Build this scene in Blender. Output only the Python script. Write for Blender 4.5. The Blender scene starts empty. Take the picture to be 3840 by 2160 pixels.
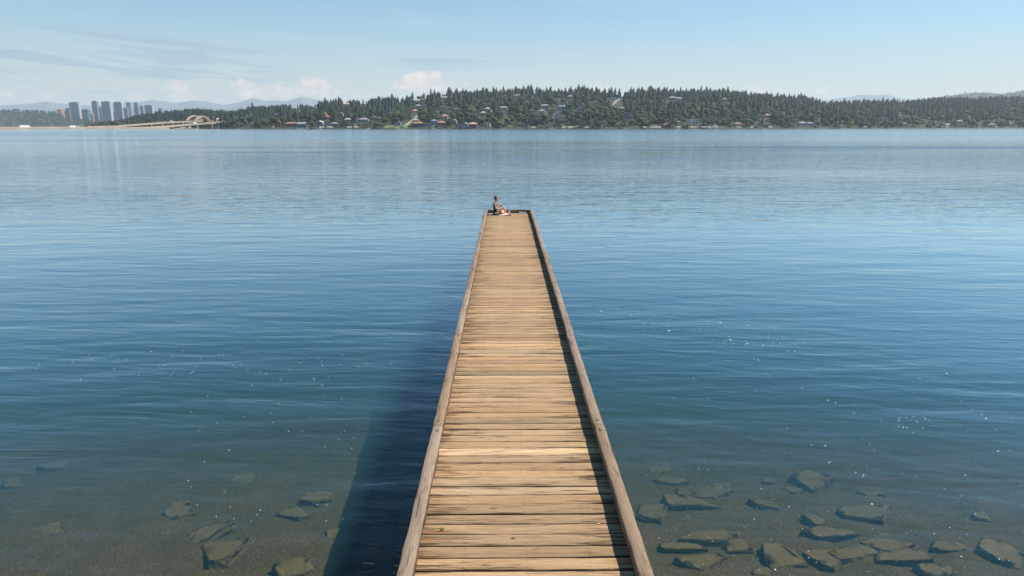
import bpy, bmesh, math, random
import numpy as np
from mathutils import Vector, Matrix

random.seed(7)
rng = np.random.default_rng(7)
R = math.radians
C = bpy.context.scene.collection
scene = bpy.context.scene

# ------------------------------------------------------------------ camera maths (photo measured in 3840 x 2160 pixels)
CAM = Vector((0.0, 0.0, 5.2))
FPX, PITCH, YAW = 2560.0, math.atan(607 / 2560), R(0.566)
HOR = 473.0
fw = Vector((math.sin(YAW) * math.cos(PITCH), math.cos(YAW) * math.cos(PITCH), -math.sin(PITCH)))
rt = Vector((math.cos(YAW), -math.sin(YAW), 0.0))
up = rt.cross(fw)
def ray(px, py):
    return (fw * FPX + rt * (px - 1920) + up * (1080 - py)).normalized()
def hit(px, py, z=0.0):
    d = ray(px, py); t = (z - CAM.z) / d.z
    return CAM + d * t
def hity(px, py, Y):
    d = ray(px, py)
    return CAM + d * (Y / d.y)
def uu(px):                       # x / y of the bearing at a picture column near the horizon
    d = ray(px, HOR); return d.x / d.y
def zz(px, py, Y):                # height at depth Y seen at that pixel
    return hity(px, py, Y).z

# ------------------------------------------------------------------ object helpers
def tag(o, label=None, cat=None, group=None, kind=None):
    if label: o['label'] = label
    if cat: o['category'] = cat
    if group: o['group'] = group
    if kind: o['kind'] = kind
    return o
def empty(name, loc, rz=0.0, label=None, cat=None, group=None):
    o = bpy.data.objects.new(name, None); C.objects.link(o)
    o.location = loc; o.rotation_euler = (0, 0, rz); o.empty_display_size = 0.2
    return tag(o, label, cat, group)
def link(name, me, mat=None, parent=None, loc=None):
    if mat is not None and not me.materials: me.materials.append(mat)
    o = bpy.data.objects.new(name, me); C.objects.link(o)
    if parent is not None: o.parent = parent
    if loc is not None: o.location = loc
    return o

class MB:
    """collects boxes, tubes, prisms; build() links them as ONE mesh object"""
    def __init__(s): s.v = []; s.f = []; s.a = {}
    def add(s, vs, fs):
        n = len(s.v); s.v += [tuple(p) for p in vs]; s.f += [tuple(i + n for i in f) for f in fs]; return s
    def box(s, x0, x1, y0, y1, z0, z1, M=None):
        vs = [Vector(p) for p in ((x0,y0,z0),(x1,y0,z0),(x1,y1,z0),(x0,y1,z0),(x0,y0,z1),(x1,y0,z1),(x1,y1,z1),(x0,y1,z1))]
        if M is not None: vs = [M @ p for p in vs]
        return s.add(vs, [(0,3,2,1),(4,5,6,7),(0,1,5,4),(1,2,6,5),(2,3,7,6),(3,0,4,7)])
    def tube(s, pts, rad, n=8, cap=True):
        pts = [Vector(p) for p in pts]; rad = rad if isinstance(rad, (list, tuple)) else [rad] * len(pts)
        rings = []
        for i, p in enumerate(pts):
            d = (pts[min(i+1, len(pts)-1)] - pts[max(i-1, 0)]).normalized()
            a = d.cross(Vector((0,0,1)) if abs(d.z) < .9 else Vector((1,0,0))).normalized(); b = d.cross(a)
            rings.append([p + (a * math.cos(t) + b * math.sin(t)) * rad[i] for t in [2*math.pi*k/n for k in range(n)]])
        vs = [q for r_ in rings for q in r_]
        fs = [(i*n+k, i*n+(k+1)%n, (i+1)*n+(k+1)%n, (i+1)*n+k) for i in range(len(pts)-1) for k in range(n)]
        if cap: fs += [tuple(range(n-1, -1, -1)), tuple((len(pts)-1)*n + k for k in range(n))]
        return s.add(vs, fs)
    def lathe(s, prof, cx=0, cy=0, n=16):
        vs = [(cx + r*math.cos(2*math.pi*k/n), cy + r*math.sin(2*math.pi*k/n), z) for r, z in prof for k in range(n)]
        fs = [(i*n+k, i*n+(k+1)%n, (i+1)*n+(k+1)%n, (i+1)*n+k) for i in range(len(prof)-1) for k in range(n)]
        fs += [tuple(range(n-1,-1,-1)), tuple((len(prof)-1)*n+k for k in range(n))]
        return s.add(vs, fs)
    def mesh(s, name, smooth=False):
        me = bpy.data.meshes.new(name); me.from_pydata(s.v, [], s.f); me.update()
        if smooth: me.polygons.foreach_set('use_smooth', [True]*len(me.polygons))
        return me
    def build(s, name, mat, parent=None, loc=None, smooth=False):
        return link(name, s.mesh(name, smooth), mat, parent, loc)

def np_mesh(name, V, F, smooth=False, tint=None):
    me = bpy.data.meshes.new(name)
    V = np.asarray(V, np.float32); F = np.asarray(F, np.int32)
    n, k = F.shape
    me.vertices.add(len(V)); me.vertices.foreach_set('co', V.ravel())
    me.loops.add(n*k); me.loops.foreach_set('vertex_index', F.ravel())
    me.polygons.add(n); me.polygons.foreach_set('loop_start', np.arange(0, n*k, k, dtype=np.int32))
    me.update(calc_edges=True); me.validate()
    if smooth: me.polygons.foreach_set('use_smooth', [True]*len(me.polygons))
    if tint is not None:
        a = me.color_attributes.new('tint', 'FLOAT_COLOR', 'POINT')
        t = np.ones((len(V), 4), np.float32); t[:, :3] = tint
        a.data.foreach_set('color', t.ravel())
    return me

# ------------------------------------------------------------------ material helpers
class NT:
    def __init__(s, name):
        s.m = bpy.data.materials.new(name); s.m.use_nodes = True; s.t = s.m.node_tree; s.t.nodes.clear()
        s.out = s.n('ShaderNodeOutputMaterial')
    def n(s, ty, **kw):
        nd = s.t.nodes.new(ty)
        for k, v in kw.items():
            if k.startswith('_'): setattr(nd, k[1:], v)
            else: s.set(nd, k, v)
        return nd
    def set(s, nd, k, v):
        sock = nd.inputs[int(k[1:])] if (k[0] == 'i' and k[1:].isdigit()) else nd.inputs[k.replace('__', ' ')]
        if isinstance(v, bpy.types.NodeSocket): s.t.links.new(v, sock)
        else:
            if isinstance(v, (tuple, list)) and len(v) == 3 and sock.type == 'RGBA': v = (*v, 1)
            sock.default_value = v
    def lk(s, a, b): s.t.links.new(a, b)
    def math(s, op, a, b=0.0, c=None, clamp=False):
        nd = s.n('ShaderNodeMath', _operation=op, _use_clamp=clamp); s.set(nd, 'i0', a); s.set(nd, 'i1', b)
        if c is not None: s.set(nd, 'i2', c)
        return nd.outputs[0]
    def vmath(s, op, a, b=(0,0,0)):
        nd = s.n('ShaderNodeVectorMath', _operation=op); s.set(nd, 'i0', a); s.set(nd, 'i1', b); return nd.outputs[0]
    def noise(s, vec, scale=1.0, detail=3.0, rough=0.5, dist=0.0):
        nd = s.n('ShaderNodeTexNoise', Vector=vec, Scale=scale, Detail=detail, Roughness=rough, Distortion=dist); return nd.outputs['Fac']
    def mix(s, f, a, b, mode='MIX'):
        nd = s.n('ShaderNodeMix', _data_type='RGBA', _blend_type=mode)
        s.set(nd, 'i0', f); s.set(nd, 'i6', a); s.set(nd, 'i7', b); return nd.outputs[2]
    def ramp(s, f, stops, interp='LINEAR'):
        nd = s.n('ShaderNodeValToRGB', Fac=f); cr = nd.color_ramp; cr.interpolation = interp
        while len(cr.elements) < len(stops): cr.elements.new(0.5)
        for e, (p, c) in zip(cr.elements, stops):
            e.position = p; e.color = (*c, 1) if len(c) == 3 else c
        return nd.outputs[0]
    def mr(s, v, a, b, c=0.0, d=1.0, smooth=False):
        nd = s.n('ShaderNodeMapRange', Value=v); nd.interpolation_type = 'SMOOTHSTEP' if smooth else 'LINEAR'
        for i, q in ((1,a),(2,b),(3,c),(4,d)): nd.inputs[i].default_value = q
        return nd.outputs[0]
    def obj(s): return s.n('ShaderNodeTexCoord').outputs['Object']
    def scale(s, vec, sc): 
        return s.vmath('MULTIPLY', vec, sc)
    def attr(s, name): return s.n('ShaderNodeAttribute', _attribute_name=name)
    def bsdf(s, **kw):
        b = s.n('ShaderNodeBsdfPrincipled', **kw); s.lk(b.outputs[0], s.out.inputs[0]); return b
    def bump(s, h, strength=0.3, dist=0.01):
        return s.n('ShaderNodeBump', Strength=strength, Distance=dist, Height=h).outputs[0]

def simple(name, col, rough=0.6, var=0.15, sc=3.0, metal=0.0, bump=0.0):
    t = NT(name); o = t.obj(); n = t.noise(o, sc, 4)
    c = t.mix(t.mr(n, .3, .7), tuple(q*(1-var) for q in col), tuple(min(1, q*(1+var)) for q in col))
    kw = {}
    if bump: kw['Normal'] = t.bump(n, bump, 0.02)
    t.bsdf(Base__Color=c, Roughness=rough, Metallic=metal, **kw); return t.m

# colour of the object itself (each house or tree paints its parts through Object colour)
def by_object(name, rough=0.7, sc=0.6, var=0.15, spec=0.3):
    t = NT(name); oi = t.n('ShaderNodeObjectInfo'); n = t.noise(t.obj(), sc, 4)
    c = t.mix(1.0, oi.outputs['Color'], t.mix(t.mr(n, .3, .7), (1-var,)*3, (1+var*.6,)*3), 'MULTIPLY')
    b = t.bsdf(Base__Color=c, Roughness=rough); b.inputs['Specular IOR Level'].default_value = spec; return t.m

# ================================================================== MATERIALS
def wood_mat(name, along, base_lo, base_hi, dark, stain, rail=False):
    t = NT(name); o = t.obj()
    sep = t.n('ShaderNodeSeparateXYZ', Vector=o)
    X, Y = (sep.outputs[0], sep.outputs[1]) if along == 'X' else (sep.outputs[1], sep.outputs[0])
    Z = sep.outputs[2]
    at = t.attr('wood'); sa = t.n('ShaderNodeSeparateXYZ', Vector=at.outputs['Vector'])
    seed, v, tone = sa.outputs[0], sa.outputs[1], sa.outputs[2]
    sd = t.math('MULTIPLY', seed, 37.3)
    def co(a, b, extra=0.0):
        return t.n('ShaderNodeCombineXYZ', X=t.math('MULTIPLY_ADD', X, a, t.math('ADD', sd, extra)), Y=t.math('MULTIPLY', t.math('ADD', Y, Z), b), Z=sd).outputs[0]
    # knots bend the grain
    kn = t.n('ShaderNodeTexVoronoi', Vector=co(2.2, 7.0, 3.1), Scale=1.0, Randomness=1.0)
    kd = kn.outputs['Distance']
    knot = t.mr(kd, 0.05, 0.16, 1.0, 0.0, True)
    warp = t.math('MULTIPLY', t.noise(co(2.0, 5.0, 9.0), 1.0, 2), 1.6)
    gco = t.n('ShaderNodeVectorMath', _operation='ADD'); t.lk(co(2.4, 95.0), gco.inputs[0])
    t.lk(t.n('ShaderNodeCombineXYZ', X=0.0, Y=t.math('MULTIPLY', warp, 2.2), Z=0.0).outputs[0], gco.inputs[1])
    grain = t.noise(gco.outputs[0], 1.0, 5, 0.65)
    fine = t.noise(co(9.0, 240.0, 5.0), 1.0, 3, 0.6)
    broad = t.noise(co(1.1, 9.0, 1.7), 1.0, 3, 0.55)
    streak = t.noise(co(2.6, 68.0, 7.7), 1.0, 5, 0.60, 0.3)
    c = t.mix(t.mr(grain, .32, .68), base_lo, base_hi)
    c = t.mix(t.math('MULTIPLY', t.mr(fine, .35, .75), 0.35), c, tuple(q*0.55 for q in base_lo))
    c = t.mix(t.math('MULTIPLY', t.mr(broad, .46, .70, 0, 1, True), 0.34), c, tuple(q*0.52 for q in base_lo))
    # weathered dark streaks, heavier towards the board ends
    if not rail:
        endw = t.mr(t.math('ABSOLUTE', t.math('SUBTRACT', X, 0.17)), 0.45, 1.05, 0.0, 0.15)
        edge = t.mr(t.math('ABSOLUTE', t.math('SUBTRACT', v, 0.5)), 0.36, 0.5, 0.0, 0.09)
    else:
        endw = 0.02; edge = t.mr(t.math('ABSOLUTE', t.math('SUBTRACT', v, 0.5)), 0.40, 0.5, 0.0, 0.05)
    low = t.math('MULTIPLY', t.math('SUBTRACT', broad, 0.5), 0.55)
    s2 = t.math('ADD', t.math('ADD', streak, endw), t.math('ADD', edge, low))
    dk = t.mr(s2, 0.615, 0.71, 0, 1, True)
    c = t.mix(t.math('MULTIPLY', dk, 0.86), c, dark)
    # reddish rot stains
    st = t.noise(co(1.8, 16.0, 21.0), 1.0, 3, 0.55)
    c = t.mix(t.math('MULTIPLY', t.mr(t.math('ADD', st, endw), 0.70, 0.80, 0, 1, True), 0.75 if not rail else 0.2), c, stain)
    # knots
    c = t.mix(t.math('MULTIPLY', t.math('MULTIPLY', knot, t.mr(t.noise(co(2, 2, 40.0), 1.0, 1), .45, .6)), 0.6), c, tuple(q*0.9 for q in dark))
    # splits
    cr = t.noise(co(0.8, 44.0, 60.0), 1.0, 2, 0.4)
    split = t.mr(t.math('ABSOLUTE', t.math('SUBTRACT', cr, 0.5)), 0.0, 0.006, 1, 0)
    split = t.math('MULTIPLY', split, t.mr(t.noise(co(0.9, 4.0, 80.0), 1.0, 2), .55, .62))
    c = t.mix(t.math('MULTIPLY', split, 0.85), c, (0.012, 0.008, 0.006))
    if rail:                       # short checks across the timber
        ck = t.noise(t.n('ShaderNodeCombineXYZ', X=t.math('MULTIPLY', X, 13.0), Y=t.math('MULTIPLY', Y, 5.0), Z=sd).outputs[0], 1.0, 2, .4)
        ck = t.math('MULTIPLY', t.mr(t.math('ABSOLUTE', t.math('SUBTRACT', ck, 0.52)), 0.0, 0.010, 1, 0), t.mr(t.noise(co(2.5, 14.0, 90.0), 1.0, 2), .56, .64))
        c = t.mix(t.math('MULTIPLY', ck, 0.8), c, (0.03, 0.02, 0.014)); split = t.math('MAXIMUM', split, ck)
    else:                          # nail heads over the joists
        nm = 0.0
        for xj in (-0.42, 0.19, 0.80):
            for vj in (0.22, 0.77):
                dx = t.math('MULTIPLY', t.math('SUBTRACT', X, t.math('MULTIPLY_ADD', seed, 0.03, xj)), 1.0)
                dy = t.math('MULTIPLY', t.math('SUBTRACT', v, vj), 0.185)
                d2 = t.math('ADD', t.math('MULTIPLY', dx, dx), t.math('MULTIPLY', dy, dy))
                nm = t.math('MAXIMUM', nm, t.mr(d2, 0.00002, 0.00006, 1, 0))
        nm = t.math('MULTIPLY', nm, t.mr(Z, 1.12, 1.127))
        c = t.mix(t.math('MULTIPLY', nm, 0.8), c, (0.035, 0.022, 0.016))
    c = t.mix(1.0, c, t.n('ShaderNodeCombineXYZ', X=tone, Y=t.math('MULTIPLY', tone, t.math('MULTIPLY_ADD', seed, 0.10, 0.95)), Z=t.math('MULTIPLY', tone, t.math('MULTIPLY_ADD', seed, 0.22, 0.87))).outputs[0], 'MULTIPLY')
    h = t.math('ADD', t.math('MULTIPLY', grain, 0.6), t.math('MULTIPLY', fine, 0.35))
    h = t.math('SUBTRACT', h, t.math('ADD', t.math('MULTIPLY', split, 1.2), t.math('MULTIPLY', dk, 0.5)))
    b = t.bsdf(Base__Color=c, Roughness=0.82, Normal=t.bump(h, 0.55, 0.004)); b.inputs['Specular IOR Level'].default_value = 0.25
    return t.m

M = {}
M['deck'] = wood_mat('weathered_decking', 'X', (0.275, 0.176, 0.096), (0.53, 0.37, 0.218), (0.05, 0.028, 0.016), (0.30, 0.14, 0.05))
M['rail'] = wood_mat('weathered_timber', 'Y', (0.20, 0.142, 0.10), (0.38, 0.285, 0.205), (0.09, 0.055, 0.036), (0.24, 0.13, 0.07), rail=True)
M['dark_timber'] = simple('wet_timber', (0.07, 0.05, 0.035), 0.8, 0.4, 6, bump=0.4)
M['iron'] = simple('rusted_iron', (0.05, 0.035, 0.028), 0.6, 0.4, 60)
M['steel'] = simple('worn_bolt_steel', (0.33, 0.27, 0.2), 0.55, 0.3, 80, metal=0.3)
M['wall'] = by_object('house_wall'); M['roof'] = by_object('house_roof', 0.85, 1.5, 0.25)
M['paint'] = by_object('painted_shell', 0.35, 2.0, 0.06, 0.5)
M['cloth'] = by_object('cloth', 0.95, 25, 0.18, 0.1)
M['skin'] = by_object('skin', 0.5, 30, 0.08, 0.4)
M['hair'] = by_object('hair', 0.55, 80, 0.35, 0.4)
t = NT('window_glass'); t.bsdf(Base__Color=(0.035, 0.05, 0.065), Roughness=0.08); M['glass'] = t.m
t = NT('concrete'); n = t.noise(t.obj(), 0.05, 5); n2 = t.noise(t.scale(t.obj(), (1.0, 1.0, 0.15)), 0.6, 3)
t.bsdf(Base__Color=t.mix(t.mr(n2, .3, .75), t.mix(t.mr(n, .35, .65), (0.42, 0.34, 0.26), (0.55, 0.46, 0.36)), (0.36, 0.29, 0.23)), Roughness=0.85); M['concrete'] = t.m
M['asphalt'] = simple('pale_road', (0.30, 0.25, 0.20), 0.9, 0.15, 0.2)
t = NT('lawn_turf'); n = t.noise(t.obj(), 0.15, 4)
t.bsdf(Base__Color=t.mix(t.mr(n, .3, .7), (0.085, 0.12, 0.03), (0.14, 0.18, 0.05)), Roughness=0.9); M['lawn'] = t.m
t = NT('forest_floor'); n = t.noise(t.obj(), 0.03, 6, .6)
t.bsdf(Base__Color=t.ramp(n, [(.3, (0.014, 0.024, 0.012)), (.55, (0.030, 0.042, 0.018)), (.75, (0.07, 0.065, 0.035))]), Roughness=0.95); M['ground'] = t.m
t = NT('foliage'); oi = t.n('ShaderNodeObjectInfo'); n = t.noise(t.obj(), 0.45, 4, .6)
c = t.mix(1.0, oi.outputs['Color'], t.attr('tint').outputs['Color'], 'MULTIPLY')
c = t.mix(1.0, c, t.mix(t.mr(n, .3, .7), (0.62, 0.66, 0.62), (1.35, 1.3, 1.15)), 'MULTIPLY')
b = t.bsdf(Base__Color=c, Roughness=0.75); b.inputs['Specular IOR Level'].default_value = 0.2; M['foliage'] = t.m
M['bark'] = simple('bark', (0.09, 0.065, 0.045), 0.9, 0.3, 1.5)
t = NT('hazed_mountain_rock'); n = t.noise(t.obj(), 0.002, 6, .6)
t.bsdf(Base__Color=t.mix(t.mr(n, .35, .65), (0.07, 0.10, 0.12), (0.13, 0.16, 0.18)), Roughness=1.0); M['mountain'] = t.m  # distance haze is mixed into the base colour as blue
# lake bed and submerged stones
def bed_mat(name, lo, hi, alg, sc):
    t = NT(name); o = t.obj(); n = t.noise(o, sc, 6, .65); p = t.n('ShaderNodeTexVoronoi', Vector=o, Scale=sc*4)
    n3 = t.noise(o, sc*.22, 3)
    c = t.mix(t.mr(n, .3, .7), lo, hi)
    c = t.mix(t.math('MULTIPLY', t.mr(p.outputs['Distance'], .0, .5), .40 if sc > 5 else .12), c, tuple(q*.35 for q in lo))
    c = t.mix(t.math('MULTIPLY', t.mr(n3, .42, .62), 0.65), c, alg)
    sp = t.n('ShaderNodeTexWhiteNoise', Vector=p.outputs['Position']).outputs[0] if 'Position' in p.outputs else n
    c = t.mix(t.mr(sp, .93, .95, 0, .3 if sc > 5 else .0), c, tuple(min(1, q*2.0) for q in hi))
    h = t.math('ADD', n, t.math('MULTIPLY', p.outputs['Distance'], -.5))
    t.bsdf(Base__Color=c, Roughness=0.9, Normal=t.bump(h, .8 if sc > 5 else .4, .05)); return t.m
M['bed'] = bed_mat('gravel_bed', (0.095, 0.055, 0.010), (0.165, 0.104, 0.027), (0.066, 0.048, 0.008), 9.0)
M['rock'] = bed_mat('silty_stone', (0.120, 0.082, 0.026), (0.175, 0.120, 0.040), (0.105, 0.078, 0.020), 3.0)
M['foam'] = simple('floating_foam', (0.62, 0.66, 0.68), 0.7, 0.1, 20)

# ---- water: real surface (reflecting, letting light through) over a body of turbid water
def water_mat():
    t = NT('lake_water'); o = t.obj(); sep = t.n('ShaderNodeSeparateXYZ', Vector=o); X, Y = sep.outputs[0], sep.outputs[1]
    def wv(sx, sy, tilt=0.0, off=0.0):
        return t.n('ShaderNodeCombineXYZ', X=t.math('MULTIPLY', t.math('ADD', X, off), sx), Y=t.math('MULTIPLY', t.math('MULTIPLY_ADD', X, tilt, Y), sy), Z=off).outputs[0]
    big = t.noise(wv(0.16, 0.55, -0.06, 3.0), 1.0, 2, .5, .3)
    mid = t.noise(wv(0.42, 1.9, 0.05, 11.0), 1.0, 3, .5, .5)
    sml = t.noise(wv(1.3, 5.2, 0.10, 5.0), 1.0, 2, .5, .4)
    cross = t.noise(wv(1.0, 2.2, 0.55, 25.0), 1.0, 2, .5, .4)
    h = t.math('ADD', t.math('MULTIPLY', big, 0.16), t.math('MULTIPLY', mid, 0.075))
    h = t.math('ADD', h, t.math('ADD', t.math('MULTIPLY', sml, 0.014), t.math('MULTIPLY', cross, 0.022)))
    # wind: calm lanes and ruffled patches over the whole lake
    wind = t.noise(t.n('ShaderNodeCombineXYZ', X=t.math('MULTIPLY', X, 0.0045), Y=t.math('MULTIPLY', Y, 0.016), Z=4.2).outputs[0], 1.0, 3, .55)
    amp = t.mr(wind, .38, .62, .55, 1.35, True)
    def patch(cx, cy, rx, ry, d):
        a = t.math('MULTIPLY', t.math('SUBTRACT', X, cx), 1/rx); b = t.math('MULTIPLY', t.math('SUBTRACT', Y, cy), 1/ry)
        r2 = t.math('ADD', t.math('MULTIPLY', a, a), t.math('MULTIPLY', b, b))
        r2 = t.math('ADD', r2, t.math('MULTIPLY', t.math('SUBTRACT', wind, .5), 2.0))
        return t.math('MULTIPLY', t.mr(r2, 1.15, .55, 0, 1, True), d)
    for p in PATCHES: amp = t.math('ADD', amp, patch(*p))
    amp = t.math('MULTIPLY', t.math('MAXIMUM', amp, 0.05), t.math('ADD', t.mr(Y, 4.0, 45.0, 0.45, 1.0), t.math('SUBTRACT', t.mr(Y, 230.0, 420.0, 0.0, 1.2), t.mr(Y, 760.0, 920.0, 0.0, 1.5))))
    h = t.math('MULTIPLY', h, amp)
    nrm = t.bump(h, 1.0, WAVE)
    fr = t.n('ShaderNodeFresnel', IOR=1.333, Normal=nrm).outputs[0]
    gl = t.n('ShaderNodeBsdfGlossy', Color=(0.93, 0.98, 1.0), Normal=nrm); t.set(gl, 'Roughness', t.mr(Y, 40.0, 300.0, 0.045, 0.13))
    tr = t.n('ShaderNodeBsdfTransparent', Color=(0.98, 0.99, 0.99))
    fr = t.ramp(fr, [(0.0, (0,)*3), (.045, (.045,)*3), (.10, (.15,)*3), (.22, (.44,)*3), (.45, (.80,)*3), (.9, (1,)*3)])
    mx = t.n('ShaderNodeMixShader', Fac=fr); t.lk(tr.outputs[0], mx.inputs[1]); t.lk(gl.outputs[0], mx.inputs[2])
    t.lk(mx.outputs[0], t.out.inputs[0])
    ab = t.n('ShaderNodeVolumeAbsorption', Color=W_ABS, Density=W_AD)
    sc = t.n('ShaderNodeVolumeScatter', Color=W_SCA, Density=W_SD, Anisotropy=0.0)
    ad = t.n('ShaderNodeAddShader'); t.lk(ab.outputs[0], ad.inputs[0]); t.lk(sc.outputs[0], ad.inputs[1]); t.lk(ad.outputs[0], t.out.inputs[1])
    t.m.cycles.homogeneous_volume = True
    return t.m
WAVE = 0.62
W_ABS, W_AD = (0.36, 0.56, 0.58), 0.46
W_SCA, W_SD = (0.20, 0.70, 0.84), 0.068
#          centre x, y, half size x, y, added ruffle
PATCHES = [(92, 172, 60, 13, 2.4), (60, 150, 26, 4, 1.6), (-32, 142, 30, 4, 1.6), (-48, 178, 42, 4, 1.6), (30, 152, 22, 3.5, 1.2), (5, 232, 75, 26, -0.28), (-150, 260, 60, 6, 1.5)]

# ================================================================== WORLD
def build_world():
    w = bpy.data.worlds.new("World"); scene.world = w; w.use_nodes = True
    T = w.node_tree; T.nodes.clear()
    t = NT.__new__(NT); t.t = T; t.m = w
    out = t.n('ShaderNodeOutputWorld'); bg = t.n('ShaderNodeBackground', Strength=0.096)
    t.lk(bg.outputs[0], out.inputs[0])
    sky = t.n('ShaderNodeTexSky'); sky.sky_type = 'NISHITA'; sky.sun_disc = False
    sky.sun_elevation = R(SUN_EL); sky.sun_rotation = R(90 - SUN_AZ)
    sky.altitude = 20; sky.air_density = 1.0; sky.dust_density = 0.1; sky.ozone_density = 3.0
    d = t.n('ShaderNodeTexCoord').outputs['Generated']; sp = t.n('ShaderNodeSeparateXYZ', Vector=d)
    x, y, z = sp.outputs
    ys = t.math('MAXIMUM', y, 0.02)
    u = t.math('DIVIDE', x, ys); v = t.math('DIVIDE', z, t.math('SQRT', t.math('ADD', t.math('MULTIPLY', ys, ys), t.math('MULTIPLY', x, x))))
    front = t.mr(y, 0.05, 0.3)
    col = sky.outputs[0]
    col = t.mix(1.0, col, (0.52, 0.925, 1.02), 'MULTIPLY')
    # thin bright moisture layer towards the horizon
    col = t.mix(t.ramp(v, [(0.0, (.90,)*3), (.05, (.72,)*3), (.12, (.32,)*3), (.26, (.04,)*3), (.6, (0,)*3)]), col, LOW)
    # high thin cloud streaks
    def cv(a, b, k, sx=0.0): return t.n('ShaderNodeCombineXYZ', X=t.math('MULTIPLY', u, a), Y=t.math('MULTIPLY', t.math('MULTIPLY_ADD', u, sx, v), b), Z=k).outputs[0]
    st = t.noise(cv(3.0, 55, 2.0, 0.05), 1.0, 5, .6, .5)
    st2 = t.noise(cv(5.5, 100, 8.0, 0.06), 1.0, 5, .62, .8)
    def blob(cx, cy, rx, ry):
        (cu, cvv) = uv(cx, cy); a = t.math('MULTIPLY', t.math('SUBTRACT', u, cu), 2631/rx); b = t.math('MULTIPLY', t.math('SUBTRACT', v, cvv), 2631/ry)
        return t.math('ADD', t.math('MULTIPLY', a, a), t.math('MULTIPLY', b, b))
    left = t.mr(blob(350, 235, 1000, 135), 1.0, 0.15, 0, 1, True)
    left = t.math('MAXIMUM', left, t.mr(blob(1720, 240, 330, 36), 1.0, 0.1, 0, .9, True))
    m = t.math('MULTIPLY', t.mr(t.math('ADD', st2, t.math('MULTIPLY', t.math('SUBTRACT', st, .5), .8)), .44, .60, 0, 1, True), left)
    col = t.mix(t.math('MULTIPLY', t.math('MULTIPLY', m, 0.62), front), col, STREAK)
    wh = t.math('MULTIPLY', t.mr(st, .48, .72, 0, 1, True), t.mr(v, 0.0, 0.30, .30, .16))
    col = t.mix(t.math('MULTIPLY', wh, front), col, VEIL)
    # low cumulus banks
    cn = t.noise(cv(26, 52, 3.0), 1.0, 7, .62, .2)
    cn2 = t.noise(cv(70, 110, 5.0), 1.0, 4, .6)
    tot = None
    for cx, cy, rx, ry, k in ((1588, 322, 105, 26, 1.15), (1592, 300, 62, 32, 1.35), (1590, 286, 30, 14, 1.2), (1512, 323, 40, 15, 1.2), (1690, 334, 90, 9, .9), (1065, 340, 120, 28, 1.0), (1170, 325, 60, 34, 1.15), (905, 322, 45, 18, 1.0), (940, 345, 90, 25, .9),
                              (660, 325, 50, 22, 1.05), (690, 360, 60, 22, 1.05), (1168, 306, 30, 8, .9), (1750, 316, 16, 9, 1.1), (15, 358, 70, 22, .8), (150, 357, 60, 16, .7), (560, 368, 120, 20, .75), (1240, 352, 120, 22, .7), (1470, 362, 120, 20, .6), (2248, 314, 18, 12, .95), (2265, 334, 60, 10, .7), (2860, 342, 110, 20, .7), (3080, 342, 34, 14, .9), (1270, 344, 30, 10, .9), (1590, 350, 60, 12, .8)):
        q = t.math('MULTIPLY', t.mr(blob(cx, cy, rx*1.35, ry*1.35), 1.3, 0.0, 0, 1), k)
        tot = q if tot is None else t.math('MAXIMUM', tot, q)
    cm = t.math('ADD', tot, t.math('MULTIPLY', t.math('SUBTRACT', cn, .5), 2.1))
    cm = t.math('ADD', cm, t.math('MULTIPLY', t.math('SUBTRACT', cn2, .5), .7))
    den = t.math('MULTIPLY', t.mr(cm, .42, .95, 0, 1, True), t.math('MULTIPLY', front, t.mr(tot, .02, .3)))
    shade = t.mix(t.mr(t.math('ADD', cn2, t.math('MULTIPLY', cm, .25)), .55, .95), CUM_LO, CUM_HI)
    col = t.mix(t.math('MULTIPLY', den, 0.78), col, shade)
    t.lk(col, bg.inputs[0])
def uv(px, py):
    d = ray(px, py); return d.x / d.y, d.z / math.hypot(d.x, d.y)
SUN_AZ, SUN_EL = 14.0, 52.0          # degrees ahead of the +X axis, above the horizon
STREAK = (2.3, 3.5, 4.6); VEIL = (4.4, 5.6, 6.0); LOW = (5.5, 5.1, 4.6)
CUM_LO, CUM_HI = (5.2, 5.3, 5.4), (8.2, 7.0, 6.1)
build_world()
sun = bpy.data.lights.new('sun', 'SUN'); sun.energy = 5.0; sun.angle = R(0.53); sun.color = (1.0, 0.90, 0.78)
so = bpy.data.objects.new('sun', sun); C.objects.link(so)
sd = Vector((math.cos(R(SUN_EL))*math.cos(R(SUN_AZ)), math.cos(R(SUN_EL))*math.sin(R(SUN_AZ)), math.sin(R(SUN_EL))))
so.rotation_euler = (-sd).to_track_quat('-Z', 'Y').to_euler(); so.location = sd * 50
cam = bpy.data.cameras.new('camera'); cam.lens = 24; cam.sensor_width = 36; cam.clip_end = 60000; cam.clip_start = 0.1
co = bpy.data.objects.new('camera', cam); C.objects.link(co); co.location = CAM
co.rotation_euler = (math.pi/2 - PITCH, 0, -YAW); scene.camera = co
scene.view_settings.view_transform = 'Standard'; scene.view_settings.look = 'None'; scene.view_settings.gamma = 1
scene.view_settings.exposure = 0.45
cy = scene.cycles
cy.use_denoising = True; cy.denoiser = 'OPENIMAGEDENOISE'; cy.max_bounces = 6; cy.diffuse_bounces = 2; cy.glossy_bounces = 3
cy.volume_bounces = 1; cy.transparent_max_bounces = 12; cy.sample_clamp_indirect = 8; cy.use_adaptive_sampling = True; cy.adaptive_threshold = 0.01
cy.caustics_reflective = False

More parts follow.
